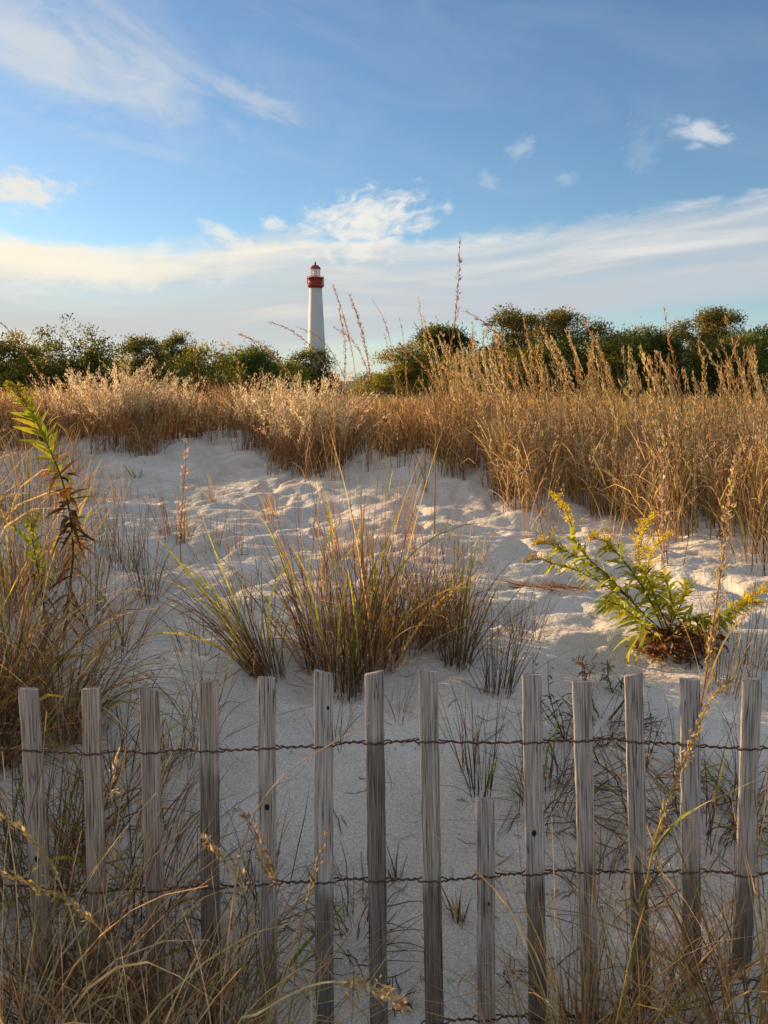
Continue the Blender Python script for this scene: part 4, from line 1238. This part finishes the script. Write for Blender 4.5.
# --- single dry stalks dotted over the bare sand
GSS = 'single dry stalks dotted over the bare sand'
k = 0
while k < 165:
    yy = 2.0 + 7 * rng.random() ** 1.2; xx = rng.uniform(-.52, .52) * yy
    if xx > .15 * yy and rng.random() < .4: continue
    if yy > edge_y(xx, yy) - .1 or fbm(xx * 1.2 + 9, yy * 1.2, 2) < -.1: continue
    m = int(rng.integers(3, 9))
    base = np.array([xx, yy, float(G(xx, yy))])
    x = xx + rng.normal(0, .035, m); y = yy + rng.normal(0, .035, m)
    B = np.stack([x, y, G(x, y) - .01], -1)
    P = stalks(B, rng.uniform(0, 6.28, m), np.abs(rng.normal(0, .2, m)), rng.normal(.3, .3, m), rng.uniform(.12, .48, m), 8, .4)
    g = Geo(); c = pick(RED + TAN + DEAD, m)
    g.tubes(P, np.linspace(1, .4, 8)[None] * .0017 * np.ones((m, 1)), c, 4)
    li = np.repeat(np.arange(m), 14); sb, T = along(P, li, .7 + .3 * rng.random(len(li)))
    g.leaves(sb, T + rng.normal(0, .4, T.shape), .012, .004, pick(RED + PALE, len(li)))
    g.v = [v - base for v in g.v]
    tag(g.build('dry_stalk', M_STEM, None, base), 'few thin dry stalks poking singly out of the bare sand', 'dry stalk', GSS)
    k += 1
# ---------------------------------------------------------------- seed stalks (each one a plant that can be pointed at)
def path3(pts):
    return [pt(px, py, d) for px, py, d in pts]


def seed_stalk(pts, label, r=.0016, t0=.6, n=60, sl=.014, sw=.004, spread=.004, pal=TAN, stempal=TAN, leaves=(), name='seed_stalk', group='tall seed stalks rising above the grass', K=16, fluff=.4, to_ground=True, seedmat=None, hang=0.):
    P = path3(pts)
    if to_ground:                      # the last place is the foot: carry the stem on down into the sand
        f = P[-1].copy(); f[2] = float(G(f[0], f[1])) - .02
        if f[2] < P[-1][2] - .03: P.append(f)
    P = P[::-1]
    root = thing(name, P[0], label, 'seed stalk', group)
    C = curve(P, K)[None]
    gs, gd, gls = Geo(), Geo(), []
    c = pick(stempal, 1)
    gs.tubes(C, np.linspace(1, .35, K)[None] * r, c, 5)
    n = max(n, 24)
    # feathery head: short side branches bearing spikelets
    lens = np.linalg.norm(np.diff(C[0], axis=0), axis=1); cum = np.concatenate([[0], np.cumsum(lens)]) / lens.sum()
    tt = np.interp(t0 + (1 - t0) * rng.random(n) ** .9, cum, np.linspace(0, 1, K))
    sb, T = along(C, np.zeros(n, int), tt)
    rel = (tt - tt.min()) / (np.ptp(tt) + 1e-6)
    env = np.clip(np.sin(PI * np.clip(rel * .86 + .12, 0, 1)), .25, 1)[:, None]
    off = rng.normal(0, spread, (n, 3)) * env
    D = T * 1.0 + rng.normal(0, fluff, (n, 3)) + np.array([0, 0, -hang])
    gd.leaves(sb + off, D, sl * rng.uniform(.6, 1.4, n), sw * rng.uniform(.7, 1.3, n), pick(pal, n, .16))
    for lp, w, pal_ in leaves:
        Lc = curve(path3(lp), 12)[None]
        cc = pick(pal_, 1)[0]; gl = Geo(); gls.append((gl, 'leaf', M_LEAF))
        gl.ribbons(Lc, np.array([.7, .9, 1, 1, 1, .95, .9, .8, .65, .5, .3, .05])[None] * w, side_vec(Lc, .3), np.broadcast_to(cc, Lc.shape) * np.linspace(.9, 1.15, 12)[None, :, None])
    finish(root, [(gs, 'stem', M_STEM)] + ([(gd, 'seed_head', seedmat or M_SEED)] if t0 < .97 else []) + gls)
    return root


GRS = 'seed stalks in front of the fence'
seed_stalk([(732, 680, 1.29), (711, 700, 1.27), (694, 737, 1.25), (679, 774, 1.24), (661, 821, 1.22), (651, 861, 1.21), (637, 935, 1.2), (622, 1010, 1.19), (612, 1040, 1.18)],
           'long golden seed stalk slanting across the right slats in front of the fence', .0026, .62, 210, .010, .0042, .0042, PALE[2:] + TAN + YEL[2:], YEL + TAN[:1],
           leaves=[([(655, 846, 1.21), (672, 826, 1.2), (700, 806, 1.19), (730, 792, 1.19), (758, 779, 1.2)], .0045, TAN),
                   ([(653, 852, 1.21), (668, 828, 1.2), (688, 817, 1.19), (706, 824, 1.18), (729, 834, 1.18)], .004, PALE[2:]),
                   ([(651, 858, 1.21), (668, 832, 1.2), (684, 815, 1.19), (700, 808, 1.18)], .007, GREEN),
                   ([(638, 930, 1.2), (645, 912, 1.19), (664, 907, 1.18), (680, 914, 1.17), (702, 918, 1.17)], .005, TAN),
                   ([(646, 880, 1.21), (637, 902, 1.2), (634, 880, 1.2), (631, 850, 1.2)], .004, YEL),
                   ([(640, 920, 1.2), (660, 935, 1.19), (682, 948, 1.18), (700, 955, 1.18)], .003, PALE)], name='seed_stalk', group=GRS, K=26, fluff=.5)
seed_stalk([(738, 452, 1.75), (732, 480, 1.75), (727, 528, 1.76), (720, 577, 1.77), (714, 619, 1.78), (709, 655, 1.79), (702, 700, 1.80), (694, 745, 1.81), (688, 790, 1.82)],
           'tallest straight seed plume standing behind the fence at right', .0026, .40, 420, .012, .0052, .0062, PALE[2:] + TAN + TAN, TAN, K=26, fluff=.6,
           leaves=[([(704, 690, 1.80), (690, 640, 1.75), (668, 600, 1.7), (640, 590, 1.66)], .003, TAN), ([(698, 720, 1.8), (720, 650, 1.8), (750, 610, 1.8), (790, 600, 1.8)], .0045, TAN)])
seed_stalk([(371, 722, 1.22), (340, 739, 1.2), (306, 759, 1.19), (276, 783, 1.18), (252, 820, 1.17), (236, 880, 1.16), (226, 960, 1.15), (220, 1030, 1.14)],
           'thin golden stem arching over the fifth and sixth slats', .0019, .985, 6, .008, .003, .001, PALE, PALE, group=GRS, K=24)
seed_stalk([(205, 838, 1.2), (216, 850, 1.19), (232, 868, 1.18), (250, 905, 1.17), (262, 960, 1.16), (268, 1030, 1.15)],
           'fluffy pale seed head nodding left in front of the fourth slat', .0014, .80, 90, .014, .005, .006, PALE + TAN, TAN, group=GRS, K=22, fluff=.7)
seed_stalk([(243, 812, 1.18), (254, 830, 1.17), (264, 856, 1.16), (285, 900, 1.15), (318, 955, 1.14), (350, 1000, 1.13), (372, 1035, 1.12)],
           'fluffy brown seed head nodding left in front of the fifth slat', .0014, .82, 80, .013, .005, .005, TAN + RED, RED, group=GRS, K=22, fluff=.7)
seed_stalk([(327, 828, 1.2), (321, 850, 1.19), (310, 890, 1.18), (300, 940, 1.17), (292, 1000, 1.16), (288, 1040, 1.15)],
           'narrow upright seed head in front of the sixth slat', .0015, .66, 70, .009, .0032, .0028, TAN + YEL[2:], YEL, group=GRS, K=20)
seed_stalk([(-12, 812, 1.15), (4, 818, 1.15), (24, 832, 1.15), (48, 858, 1.15), (70, 910, 1.14), (86, 980, 1.12), (92, 1040, 1.1)],
           'orange tan seed head drooping in from the left edge, upper of two', .0015, .76, 90, .011, .004, .003, TAN + YEL[2:], TAN, group=GRS, K=22)
seed_stalk([(-20, 868, 1.12), (10, 876, 1.12), (40, 889, 1.12), (70, 902, 1.12), (110, 945, 1.11), (130, 1030, 1.1)],
           'orange tan seed head drooping in from the left edge, lower of two', .0015, .70, 110, .011, .004, .003, TAN + YEL[2:], TAN, group=GRS, K=22)
seed_stalk([(118, 752, 1.3), (113, 775, 1.29), (110, 800, 1.28), (122, 770, 1.27), (126, 745, 1.26), (118, 820, 1.25), (105, 900, 1.22), (95, 1000, 1.2)],
           'short pale seed head hanging between the second and third slats', .0013, .86, 50, .009, .0035, .002, PALE, TAN, group=GRS, K=30)
seed_stalk([(404, 1006, 1.02), (384, 992, 1.02), (360, 985, 1.02), (330, 982, 1.02), (300, 990, 1.02), (262, 1012, 1.02), (230, 1045, 1.02)],
           'pale tufted seed head bowing along the bottom edge', .0022, .84, 130, .013, .005, .006, PALE + TAN, PALE, group=GRS, K=20, fluff=.8)
seed_stalk([(365, 905, 1.12), (352, 930, 1.12), (330, 960, 1.11), (300, 985, 1.1), (260, 1010, 1.1), (230, 1040, 1.1)],
           'bare bent golden blade crossing the sixth slat near its foot', .0018, .98, 4, .006, .002, .001, TAN, TAN, group=GRS, K=18)
# against the sky
sky_st = [
    ([(333, 285), (346, 325), (356, 380)], 6.2, 'tall dark seed plume against the sky, right beside the lighthouse', .55, 90),
    ([(350, 296), (362, 332), (372, 392)], 5.6, 'thickest brown seed plume against the sky, right of the lighthouse', .45, 130),
    ([(339, 309), (345, 345), (344, 392)], 6.4, 'upright seed plume between the lighthouse and the thickest brown plume', .5, 80),
    ([(372, 298), (386, 325), (394, 362), (398, 400)], 6.6, 'thin curved stalk against the sky, right of the thickest plume', .55, 34),
    ([(334, 327), (352, 340), (364, 362), (376, 400)], 6.0, 'short plume leaning left, low against the sky by the thickest plume', .55, 50),
    ([(239, 334), (258, 343), (279, 362), (298, 392)], 5.8, 'brown plume leaning far left over the shrubs, lowest left of the lighthouse', .5, 90),
    ([(269, 322), (288, 329), (312, 348), (338, 392)], 6.2, 'plume leaning left with its tip just left of the lighthouse', .66, 50),
    ([(297, 327), (318, 337), (334, 356), (350, 396)], 6.4, 'plume leaning left across the lighthouse tower', .62, 46),
    ([(460, 240), (458, 290), (452, 340), (444, 385), (436, 430)], 4.6, 'tallest thin stalk, standing alone high against the sky', .52, 60),
    ([(466, 311), (484, 323), (500, 340), (512, 366), (520, 410)], 5.6, 'plume leaning left in front of the thin brownish tree', .55, 50),
    ([(384, 333), (391, 360), (398, 402)], 6.6, 'faint short stalk right of the thin curved one', .5, 30),
    ([(400, 320), (405, 352), (407, 402)], 6.8, 'hair thin upright stalk left of the dark domed tree', .55, 24),
    ([(399, 344), (420, 362), (436, 385), (452, 420)], 5.2, 'brown plume crossing the olive shrub, leaning left', .45, 90),
    ([(0, 322), (12, 334), (24, 350), (44, 390)], 6.0, 'plume leaning left at the left edge above the dark shrub', .5, 70),
    ([(190, 334), (195, 352), (200, 385)], 7.0, 'short thin stalk above the olive mounded shrub', .5, 30),
    ([(232, 346), (238, 366), (243, 398)], 7.2, 'short brown stalk in front of the mid green shrub', .5, 40),
    ([(582, 316), (592, 336), (606, 366), (618, 410)], 5.2, 'golden stalk leaning left in front of the middle dark shrub', .5, 60),
    ([(664, 309), (668, 335), (676, 372), (682, 410)], 5.4, 'tall reddish stalk against the sky, left of the tallest brown tree', .5, 60),
    ([(740, 336), (732, 356), (722, 380), (712, 420)], 5.2, 'thick golden plume leaning right under the tallest brown tree', .4, 110),
    ([(755, 346), (744, 366), (735, 392), (726, 430)], 5.2, 'golden plume leaning right at the right edge', .45, 90),
    ([(524, 318), (529, 345), (536, 380), (540, 420)], 5.6, 'golden stalk crossing the thin brownish tree', .5, 60),
    ([(497, 345), (508, 370), (520, 400), (528, 440)], 5.2, 'golden plume leaning left at the front corner of the tall grass', .45, 100),
]
for pts, d, lab, t0, n in sky_st:
    if pts[0][0] < 460: d *= 1.3
    seed_stalk([(x, y, d) for x, y in pts], lab, .0036, t0, int(n * 1.9), .032, .007, .007, RED + TAN[:2], RED + TAN[:2], K=14, fluff=.45)
# pink spikes on the sand
for pts, lab in (([(184, 437, 3.9), (186, 455, 3.9), (183, 490, 3.9), (180, 536, 3.9)], 'pale pink seed spike standing on the bare sand at left'),
                 ([(661, 452, 3.5), (664, 480, 3.5), (663, 520, 3.5), (664, 562, 3.5)], 'pale pink seed spike between the goldenrod bush and the tall grass')):
    seed_stalk([p for p in pts], lab, .003, .22, 110, .022, .011, .006, [(.5, .33, .25), (.56, .4, .3), (.42, .26, .18)], RED, K=14, fluff=.6, group='pink seed spikes on the sand')

# ---------------------------------------------------------------- pale fluffy clumps glowing in the field
for px, py, n, h, r, lean, lab in ((75, 440, 90, .74, .24, .14, 'pale fluffy grass clump nearest the left edge'),
                                   (122, 446, 138, .84, .24, .10, 'big pale fluffy grass clump above the bare crest at left'),
                                   (165, 438, 90, .66, .24, .14, 'smaller pale fluffy clump right of the big one'),
                                   (262, 450, 114, .74, .24, .12, 'pale fluffy grass clump spilling over the edge of the bare sand'),
                                   (305, 472, 156, .76, .28, .14, 'pale fluffy clump over the dark reddish grass in the middle')):
    b = gp(px, py)
    a = rng.uniform(0, 2 * PI, n); q = np.sqrt(rng.random(n)) * r
    x = b[0] + q * np.cos(a) * 1.3; y = b[1] + q * np.sin(a)
    B = np.stack([x, y, G(x, y) - .01], -1)
    gs, gl, gd = Geo(), Geo(), Geo()
    stem_set(gs, gl, gd, B, H=h * rng.uniform(.75, 1.2, n), lean_az=0, lean=lean, scat=.3, pal=RED, leafpal=RED + DEAD, r0=.002, nleaf=3, leaf_len=.24, leaf_w=.005,
             seed_frac=.95, seed_n=60, seed_pal=[(.68, .54, .34), (.62, .48, .29), (.72, .6, .41)], seed_len=.026, seed_t=.5, bend=.55, K=7, seed_spread=.009)
    root = thing('fluffy_grass_clump', (b[0], b[1], float(G(b[0], b[1]))), lab, 'grass clump', 'pale fluffy grass clumps')
    finish(root, ((gs, 'stems', M_STEM), (gl, 'blades', M_BLADE), (gd, 'seed_heads', M_SEED)))


# ---------------------------------------------------------------- goldenrod
def leafy(gl, C, t0, t1, n, L, w, pal, out=.9, up=.45, droop=.5, jitter=.2):
    """lance shaped leaves all round a stem C (K,3)"""
    t = np.linspace(t0, t1, n) + rng.normal(0, .01, n)
    b, T = along(C[None], np.zeros(n, int), np.clip(t, 0, .999))
    a = np.arange(n) * 2.4 + rng.normal(0, .3, n)
    A = np.cross(T, np.array([0.2, .9, .1])); A /= np.linalg.norm(A, axis=1, keepdims=True)
    Bv = np.cross(T, A)
    rdl = A * np.cos(a)[:, None] + Bv * np.sin(a)[:, None]
    K = 6
    s = np.linspace(0, 1, K)
    LL = (np.broadcast_to(L, (n,)) * rng.uniform(.7, 1.25, n))
    d = rdl * out + T * up
    d /= np.linalg.norm(d, axis=1, keepdims=True)
    P = b[:, None] + d[:, None] * (s[None, :, None] * LL[:, None, None])
    P[:, :, 2] -= (s[None] ** 2) * LL[:, None] * droop * rng.uniform(.3, 1.3, (n, 1))
    S = np.cross(d, T + rng.normal(0, jitter, T.shape)); S /= np.linalg.norm(S, axis=1, keepdims=True)
    gl.ribbons(P, np.array([.25, .8, 1, .85, .5, .04])[None] * w * rng.uniform(.75, 1.2, (n, 1)), S, pick(pal, n, .16))


def florets(gf, C, n, r, pal, sl=.006):
    t = rng.random(n)
    b, T = along(C[None], np.zeros(n, int), t)
    env = (.35 + .65 * np.sin(PI * np.clip(1 - t * .9, 0, 1)))[:, None]
    off = rng.normal(0, r, (n, 3)) * env
    off[:, 2] = np.abs(off[:, 2]) * .8
    gf.leaves(b + off, off + rng.normal(0, r * .6, (n, 3)), sl * 1.35 * rng.uniform(.6, 1.4, n), sl * .75, pick(pal, n, .18))


def plume(gst, gf, tip_path, r, n, pal, nb=12, bl=.045, side=None):
    """flower head: an arching axis with one sided branchlets set with tiny flowers"""
    C = curve(tip_path, 12)
    gst.tubes(C[None], np.linspace(.0018, .0008, 12)[None], pick(GREEN, 1), 4)
    florets(gf, C, n // 3, r * .5, pal)
    t = np.linspace(.05, .95, nb)
    b, T = along(C[None], np.zeros(nb, int), t)
    for k in range(nb):
        a = rng.normal(size=3); a -= T[k] * a.dot(T[k]); a /= np.linalg.norm(a)
        a[2] = abs(a[2]) + .3
        L = bl * (1.1 - t[k]) * rng.uniform(.8, 1.2) + .012
        q = [b[k], b[k] + a * L * .55 + T[k] * L * .3, b[k] + a * L + T[k] * L * .25 + np.array([0, 0, -L * .12])]
        Q = curve(q, 6)
        gst.tubes(Q[None], np.full((1, 6), .0006), pick(GREEN, 1), 3)
        florets(gf, Q, max(6, int(n * .66 / nb)), r * .22, pal, .0055)


GOLD = [(.70, .48, .03), (.75, .54, .05), (.62, .43, .035), (.56, .46, .06)]
DULLG = [(.42, .30, .06), (.36, .27, .07), (.45, .33, .07)]
LFG = [(.33, .33, .045), (.40, .38, .05), (.45, .40, .06), (.25, .28, .045)]
LFY = [(.40, .38, .06), (.30, .33, .055)]
DRYL = [(.16, .075, .035), (.11, .055, .03), (.22, .11, .045), (.28, .15, .06)]

b0 = gp(668, 640); d0 = b0[1]
gr = thing('goldenrod_bush', b0, 'sprawling goldenrod bush with yellow plumes and brown dead leaves, behind the right slats', 'plant', 'goldenrod plants')
gst, glf, gfl, gdd = Geo(), Geo(), Geo(), Geo()
stems = [  # way points of the stem, head way points (px, py, depth offset), floret palette, head size
    ([(662, 636, 0), (640, 610, -.05), (612, 580, -.08), (585, 555, -.08), (570, 532, -.06)], [(573, 533, -.06), (569, 518, -.06), (563, 506, -.05), (553, 496, -.04)], GOLD, 1.0),
    ([(660, 636, 0), (630, 600, -.02), (600, 572, .02), (572, 554, .04), (556, 548, .05)], [(562, 549, .05), (552, 545, .06), (543, 543, .06), (535, 545, .07)], DULLG, 1.15),
    ([(664, 634, 0), (650, 600, -.06), (632, 572, -.1), (616, 552, -.12), (606, 545, -.12)], [(612, 548, -.12), (604, 541, -.12), (596, 539, -.12), (588, 541, -.13)], GOLD, .7),
    ([(666, 634, 0), (658, 605, -.04), (648, 580, -.06), (642, 568, -.07)], [(642, 574, -.07), (638, 552, -.08), (642, 532, -.08), (652, 518, -.07)], GOLD, 1.35),
    ([(666, 634, 0), (655, 600, .04), (648, 575, .05)], [(648, 576, .05), (650, 556, .05), (660, 542, .06), (668, 536, .07)], GOLD, 1.0),
    ([(672, 636, 0), (690, 618, -.05), (712, 622, -.08), (732, 620, -.1)], [(732, 620, -.1), (740, 608, -.1), (750, 604, -.1), (762, 606, -.1)], GOLD, 1.0),
    ([(672, 636, 0), (700, 625, .02), (728, 612, .04), (748, 600, .05)], [(742, 604, .05), (752, 597, .05), (762, 592, .05), (770, 592, .06)], GOLD, .8),
    ([(668, 634, 0), (672, 610, -.02), (668, 588, -.04), (662, 572, -.05)], None, None, 0),
    ([(664, 636, 0), (640, 620, -.1), (620, 606, -.14), (606, 600, -.16)], None, None, 0),
    ([(660, 636, 0), (620, 596, .08), (580, 572, .12), (548, 562, .14)], [(552, 564, .14), (542, 560, .14), (532, 560, .14), (524, 563, .14)], DULLG, .6),
    ([(670, 634, 0), (682, 602, .02), (688, 582, .03)], None, None, 0),
]
for wp, hp, pal, sz in stems:
    P = [b0 + np.array([rng.normal(0, .01), rng.normal(0, .01), 0])] + [pt(x, y, d0 + dz - .02) for x, y, dz in wp[1:]]
    C = curve(P, 14)
    gst.tubes(C[None], np.linspace(.0032, .0016, 14)[None], pick([(.16, .13, .05), (.2, .2, .05)], 1), 6)
    leafy(glf, C, .2, .97, 36, np.linspace(.085, .05, 36), .0155, LFG + LFY[1:], .8, .75, .35)
    leafy(glf, C, .25, .95, 22, .055, .012, LFG + LFY, .9, .5, .5)
    if hp:
        H = [pt(x, y, d0 + dz - .02) for x, y, dz in hp]
        plume(gst, gfl, H, .017 * sz, int(620 * sz), pal, 14, .042 * sz)
# yellowed leaves low on the bush
C = curve([b0, pt(645, 632, d0 - .1), pt(630, 640, d0 - .12)], 8); leafy(glf, C, .2, .95, 9, .085, .016, LFY, .7, .6, .9)
C = curve([b0, pt(690, 630, d0 - .1), pt(704, 622, d0 - .1)], 8); leafy(glf, C, .5, .95, 3, .07, .018, YEL, .7, .6, .2)
# dead leaves heaped at the foot
n = 420
a = rng.uniform(0, 2 * PI, n); q = np.sqrt(rng.random(n))
x = b0[0] + .02 + q * np.cos(a) * .15; y = b0[1] - .06 + q * np.sin(a) * .10
z = G(x, y) + np.abs(rng.normal(0, .045, n)) * (1.1 - q) + .01
Lp = stalks(np.stack([x, y, z], -1), rng.uniform(0, 2 * PI, n), rng.uniform(.4, 1.9, n), rng.uniform(.5, 2.4, n), rng.uniform(.03, .075, n), 5, .5)
gdd.ribbons(Lp, np.array([.3, .9, 1, .7, .1])[None] * rng.uniform(.006, .015, (n, 1)), side_vec(Lp, .7), pick(DRYL, n, .2))
finish(gr, ((gst, 'stems', M_STEM), (glf, 'leaves', M_LEAF), (gfl, 'flower_heads', M_LEAF), (gdd, 'dead_leaves', M_BLADE)))

# the tall leafy goldenrod at left
b1 = gp(64, 640); d1 = b1[1]
gt = thing('goldenrod_plant', b1, 'tall leaning goldenrod with green leaves, drooping dead leaves and an olive tip', 'plant', 'goldenrod plants')
gst, glf, gfl, gdd = Geo(), Geo(), Geo(), Geo()
tipd = d1 - .25
P = [b1, pt(68, 600, d1 - .02), pt(73, 555, d1 - .06), pt(70, 515, d1 - .1), pt(62, 480, d1 - .14), pt(50, 450, d1 - .18), pt(38, 425, d1 - .21), pt(24, 402, d1 - .23), pt(8, 385, tipd)]
C = curve(P, 30)
gst.tubes(C[None], np.linspace(.0048, .0014, 30)[None], np.linspace(0, 1, 30)[None, :, None] * np.array([.22, .24, .05]) + (1 - np.linspace(0, 1, 30)[None, :, None]) * np.array([.13, .07, .04]), 6)
leafy(glf, C, .58, .82, 34, .095, .021, LFG + LFY, .75, .75, .25)
leafy(glf, C, .44, .60, 18, .085, .02, LFY + [(.42, .22, .05), (.45, .15, .04)], .9, .5, .5)
leafy(gdd, C, .28, .52, 34, .085, .02, DRYL + [(.5, .17, .04)], .9, .4, .7)
leafy(gdd, C, .05, .38, 32, .085, .013, [(.06, .034, .022), (.09, .05, .03), (.15, .08, .04), (.2, .1, .045)], .6, -.25, 1.0, .8)
leafy(glf, C, .30, .46, 7, .10, .016, LFY + LFG[2:3], 1.0, .3, .3)
leafy(glf, C, .8, .93, 14, .04, .009, LFG + LFY, .8, .8, .2)
tip = C[23:]
plume(gst, gfl, [tip[0], tip[2], tip[4], tip[6]], .02, 900, [(.40, .30, .05), (.33, .27, .05), (.28, .26, .05), (.22, .22, .05)], 18, .05)
finish(gt, ((gst, 'stem', M_STEM), (glf, 'leaves', M_LEAF), (gdd, 'dead_leaves', M_BLADE), (gfl, 'flower_head', M_LEAF)))

b2 = gp(40, 668); d2 = b2[1]
g3 = thing('goldenrod_plant', b2, 'shorter goldenrod with a rounded olive bud head, left of the tall leaning one', 'plant', 'goldenrod plants')
gst, glf, gfl, gdd = Geo(), Geo(), Geo(), Geo()
C = curve([b2, pt(46, 640, d2), pt(42, 590, d2), pt(34, 550, d2), pt(31, 522, d2)], 20)
gst.tubes(C[None], np.linspace(.004, .0016, 20)[None], pick([(.14, .08, .04)], 1), 6)
leafy(glf, C, .45, .95, 30, .085, .017, LFG + LFY, .75, .8, .3)
leafy(gdd, C, .2, .65, 30, .07, .014, DRYL, .7, -.1, .9, .5)
plume(gst, gfl, [C[17], C[18], C[19], C[19] + np.array([0, 0, .03])], .012, 260, DULLG + [(.26, .25, .06)], 14, .04)
finish(g3, ((gst, 'stem', M_STEM), (glf, 'leaves', M_LEAF), (gdd, 'dead_leaves', M_BLADE), (gfl, 'flower_head', M_LEAF)))

b3 = gp(608, 520) + np.array([0, .9, 0]); b3[2] = float(G(b3[0], b3[1])); d3 = b3[1]
g4 = thing('goldenrod_plant', b3, 'small yellow goldenrod head showing among the tall golden grass', 'plant', 'goldenrod plants')
gst, glf, gfl = Geo(), Geo(), Geo()
C = curve([b3, pt(607, 440, d3), pt(606, 408, d3), pt(607, 396, d3)], 12)
gst.tubes(C[None], np.linspace(.004, .002, 12)[None], pick(GREEN, 1), 5)
leafy(glf, C, .5, .9, 14, .06, .013, LFG, .7, .8, .3)
plume(gst, gfl, [C[10], C[11], pt(609, 390, d3), pt(614, 388, d3)], .02, 220, GOLD, 12, .06)
finish(g4, ((gst, 'stem', M_STEM), (glf, 'leaves', M_LEAF), (gfl, 'flower_head', M_LEAF)))


# ---------------------------------------------------------------- small dark weeds with seed pods
def weed(base, tips, label, pods=26, pal=((.07, .05, .035), (.1, .07, .045)), leafn=10, lpal=((.09, .10, .05), (.13, .11, .06)), dshift=0.):
    d = base[1]
    root = thing('dry_weed', base, label, 'weed', 'small dark weeds behind the right slats')
    gs, gl, gp_ = Geo(), Geo(), Geo()
    for k, (x, y) in enumerate(tips):
        e = pt(x, y, d - .03 + rng.normal(0, .05))
        m = (base + e) / 2 + np.array([rng.normal(0, .02), rng.normal(0, .02), .02])
        C = curve([base, m, e], 12)
        gs.tubes(C[None], np.linspace(.0016, .0007, 12)[None], pick(pal, 1), 4)
        for j in range(5):
            t = rng.uniform(.35, .95)
            b, T = along(C[None], np.zeros(1, int), np.array([t]))
            q = b[0] + (T[0] * .6 + rng.normal(0, .6, 3)) * rng.uniform(.015, .04)
            Q = curve([b[0], (b[0] + q) / 2 + rng.normal(0, .002, 3), q], 5)
            gs.tubes(Q[None], np.full((1, 5), .0006), pick(pal, 1), 3)
            n = max(1, pods // (len(tips) * 5) + 2)
            gs.leaves(q + rng.normal(0, .0035, (n, 3)), rng.normal(size=(n, 3)), .006, .0045, pick(pal, n))
        leafy(gl, C, .1, .8, leafn, .03, .006, list(lpal), .9, .4, .5)
    finish(root, ((gs, 'pod_bearing_stems', M_BARK), (gl, 'leaves', M_BLADE)))


weed(gp(565, 742), [(533, 652), (548, 660), (522, 690), (572, 684), (556, 700)], 'branching dark weed with seed pods between the slats under the goldenrod bush', 40)
weed(gp(646, 770), [(632, 688), (648, 700), (662, 720)], 'thin dark weed with pods behind the third slat from the right')
weed(gp(583, 690), [(572, 658), (582, 656), (594, 668)], 'little reddish weed on the sand below the goldenrod bush', 20, ((.25, .12, .07), (.3, .17, .09)), 8, ((.3, .14, .07),))
weed(gp(612, 695), [(600, 672), (612, 668), (622, 682)], 'little green leaved weed left of the goldenrod dead leaves', 10, ((.1, .09, .05),), 14, ((.10, .12, .05), (.13, .15, .06)))
weed(gp(440, 745), [(390, 750), (404, 762)], 'prostrate dark twig lying on the bank between the two middle slats', 20)

# ---------------------------------------------------------------- flattened dry plant and straw litter on the sand
b5 = gp(555, 588)
gl = Geo()
n = 120
x = b5[0] + rng.normal(0, .10, n); y = b5[1] + rng.normal(0, .04, n)
Lp = stalks(np.stack([x, y, G(x, y) + .006], -1), rng.normal(PI, 1.0, n), rng.uniform(1.2, 1.6, n), rng.uniform(-.2, .3, n), rng.uniform(.05, .14, n), 5, .3)
Lp[:, :, 2] = np.maximum(Lp[:, :, 2], G(Lp[:, :, 0], Lp[:, :, 1]) + .003)
gl.ribbons(Lp, np.array([.6, 1, 1, .7, .1])[None] * .004, side_vec(Lp, .7), pick(RED + DRYL, n))
root = thing('flattened_plant', b5, 'flattened brown dry plant lying on the sand left of the goldenrod bush', 'dead plant')
finish(root, ((gl, 'dry_blades', M_BLADE),))

gl = Geo()
n = 3200
y = 1.45 + 8 * rng.random(n) ** 2.0; x = rng.uniform(-.56, .56, n) * y
ok = (y < edge_y(x, y) + .3) & ((fbm(x * 2.2, y * 2.2, 2) > -.02) | (rng.random(n) < .25))
x, y = x[ok], y[ok]; n = len(x)
Lp = stalks(np.stack([x, y, G(x, y) + .003], -1), rng.uniform(0, 2 * PI, n), np.full(n, 1.5), rng.uniform(-.1, .2, n), rng.uniform(.02, .16, n) * np.where(rng.random(n) < .6, .5, 1.0), 6, .45)
Lp[:, :, 2] = G(Lp[:, :, 0], Lp[:, :, 1]) + .0025 + .004 * np.abs(rng.normal(size=(n, 6)))
gl.ribbons(Lp, np.array([.6, 1, 1, 1, .7, .1])[None] * rng.uniform(.0012, .0032, (n, 1)), side_vec(Lp, .8), pick(DEAD + RED + TAN[:1], n, .2))
o = gl.build('straw_litter', M_BLADE, None, (0, 3, float(G(0, 3))))
tag(o, 'bits of dry straw and twig scattered over the sand', None, None, 'stuff')
